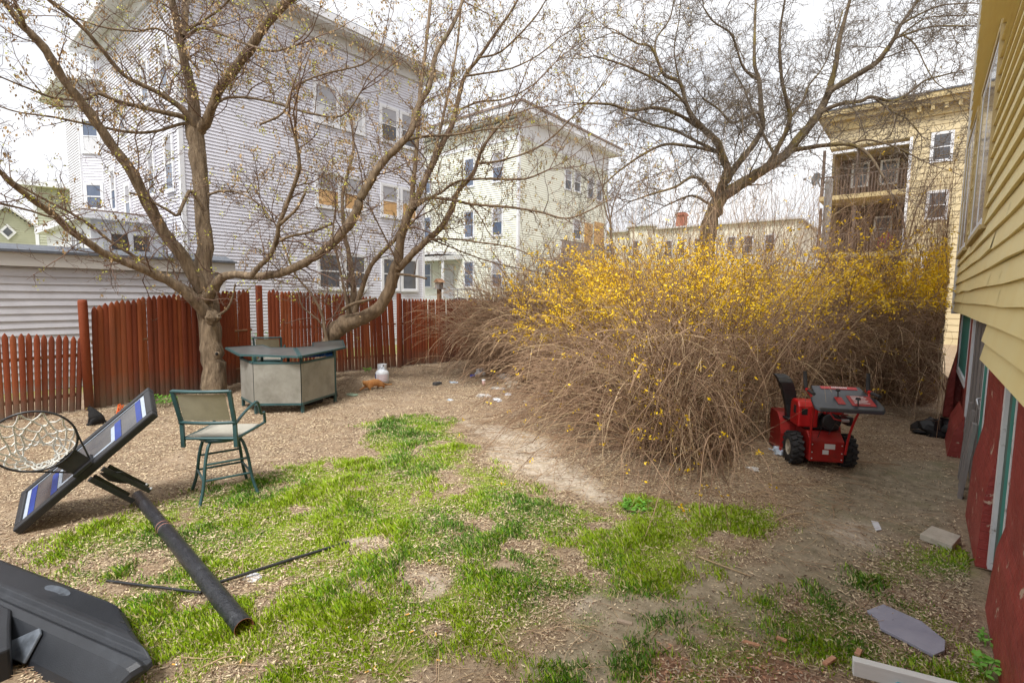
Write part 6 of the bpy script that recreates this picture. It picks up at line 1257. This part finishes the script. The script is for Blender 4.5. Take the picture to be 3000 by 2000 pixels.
stick((1835, 1665), (1905, 1718), .004, M['stick'], 'thin curved stick in the middle of the grass')
stick((590, 1955), (700, 1920), .004, M['stick'], 'pale stick near the open end of the fallen pole')
stick((55, 1290), (155, 1160), .006, M['stick'], 'thin tan cane rising against the low fence behind the hoop', .03)
stick((2500, 1350), (2640, 1362), .008, M['cane'], 'brown twig right of the snow blower')
stick((2270, 1525), (2360, 1500), .006, M['stick'], 'pale twig lying across the bare soil path')
for i, (x_, y_, s_) in enumerate([(2200, 1885, .05), (2430, 1935, .055), (2290, 1872, .03), (2515, 1910, .035), (1830, 1822, .05)]):
    p = G(x_, y_, .012); a = rt_.uniform(0, 3.14); MB().ob(p, ((math.cos(a), math.sin(a), 0), (-math.sin(a), math.cos(a), 0), (0, 0, 1)), (-s_, s_), (-.014, .014), (-.008, .010)).build('bark_chunk', M['chip'] if i < 4 else M['chip2'], bevel=.003, cat='wood chunk', label=['large reddish bark chunk left of the green tuft at the front', 'long reddish wood splinter at the edge of the front grass', 'small orange bark piece on the bare soil', 'orange wood piece right of the long splinter', 'weathered grey wood chunk on bare soil at the centre front'][i])
# grey boards leaning on the basement wall
LB_ = ['narrow dark grey board leaning farthest along the basement wall', 'pale grey board leaning in the middle of the three by the plank door', 'thick grey board leaning nearest, beside the red brick pier']
for i, (yq, x0, top, w_) in enumerate(((8.0, .47, .95, .10), (7.6, .46, .92, .11), (7.25, .44, .84, .12))):
    MB().beam((x0, yq, 0), (.505, yq, top), w_, .04, (1, 0, 0)).build('leaning_board', M['graywood'], bevel=.004, label=LB_[i], cat='board', group='boards leaning on the basement wall')
# birdhouse on its post behind the fence, black covered grill, utility post and dish
p = D(1287, 870, 15.2); T = thing('birdhouse', 'small brown birdhouse on a post behind the fence', 'birdhouse', (p[0], p[1], 0))
MB().box((p[0]-.05, p[0]+.05), (p[1]-.05, p[1]+.05), (0, 2.30)).build('post', M['wood_brown'], T); mb = MB(); mb.box((p[0]-.14, p[0]+.14), (p[1]-.14, p[1]+.14), (2.301, 2.33)); mb.box((p[0]-.09, p[0]+.09), (p[1]-.09, p[1]+.09), (2.331, 2.50)); mb.build('box', M['graywood'], T)
MB().prism([(p[0]-.13, p[1]-.13, 2.503), (p[0]+.13, p[1]-.13, 2.503), (p[0], p[1]-.13, 2.61)], (0, .26, 0)).build('roof', M['wood_brown'], T)
p = D(1362, 855, 19.5); T = thing('covered_grill', 'black covered grill in the next yard, just above the fence top', 'grill', (p[0], p[1], 0))
mb = MB(); mb.blob((p[0]-.3, p[1], 1.75), (.36, .35, .28), .1, 14); mb.blob((p[0]+.35, p[1]+.1, 1.72), (.34, .35, .28), .1, 14, 0, 2); mb.box((p[0]-.6, p[0]+.6), (p[1]-.3, p[1]+.3), (.2, 1.7)); mb.build('cover', M['bag_black'], T)
p = D(2422, 640, 19); T = thing('utility_post', 'weathered grey post standing left of the yellow house', 'post', (p[0], p[1], 0)); MB().tube([(p[0], p[1], 0), (p[0], p[1], 6.6)], .13, 12).build('post', M['bench_gray'], T); 
q = D(2425, 560, 19); dsh = D(2392, 525, 18.6); T = thing('satellite_dish', 'grey satellite dish on a bent arm beside the weathered post', 'satellite dish', dsh)
axd = nrm(D(2340, 520, 18.5)-dsh); MB().lathe(dsh, [(.001, -.06), (.14, -.035), (.23, .02), (.235, .025), (.14, -.025), (.001, -.05)], 24, 0, axd).build('dish', M['dish'], T)
MB().tube([dsh-axd*.06, dsh-axd*.15+V3(0, 0, -.25), q], .025, 8).build('arm', M['bench_gray'], T); MB().tube([dsh+V3(0, 0, -.25), dsh+axd*.45+V3(0, 0, -.05)], .012, 6).blob(dsh+axd*.47+V3(0, 0, -.04), (.06, .06, .05), 0, 8).build('feed_horn', M['dish'], T)
p = D(2595, 700, 27); MB().prism([p+V3(-.35, 0, -.45), p+V3(.35, 0, -.45), p+V3(.40, 0, .0), p+V3(.0, 0, .45), p+V3(-.40, 0, .0)], (0, .5, 0)).build('toy_playhouse', M['pink'], label='pink plastic toy on the lower balcony of the yellow house', cat='toy')
# chain-link like rail in front of the porch
T = thing('wire_fence', 'low grey wire fence in the yard before the pale green house', 'fence', (-16, 14.3, 0))
a, b_ = D(1290, 846, 17), D(1400, 848, 17.5); MB().tube([a, b_], .02, 6).build('top_rail', M['zinc'], T); mb = MB()
for i in range(12): q = a+(b_-a)*i/11; mb.tube([(q[0], q[1], 0), q], .008 if i % 5 else .02, 5)
mb.build('wire', M['zinc'], T)
print('objects', len(bpy.data.objects))
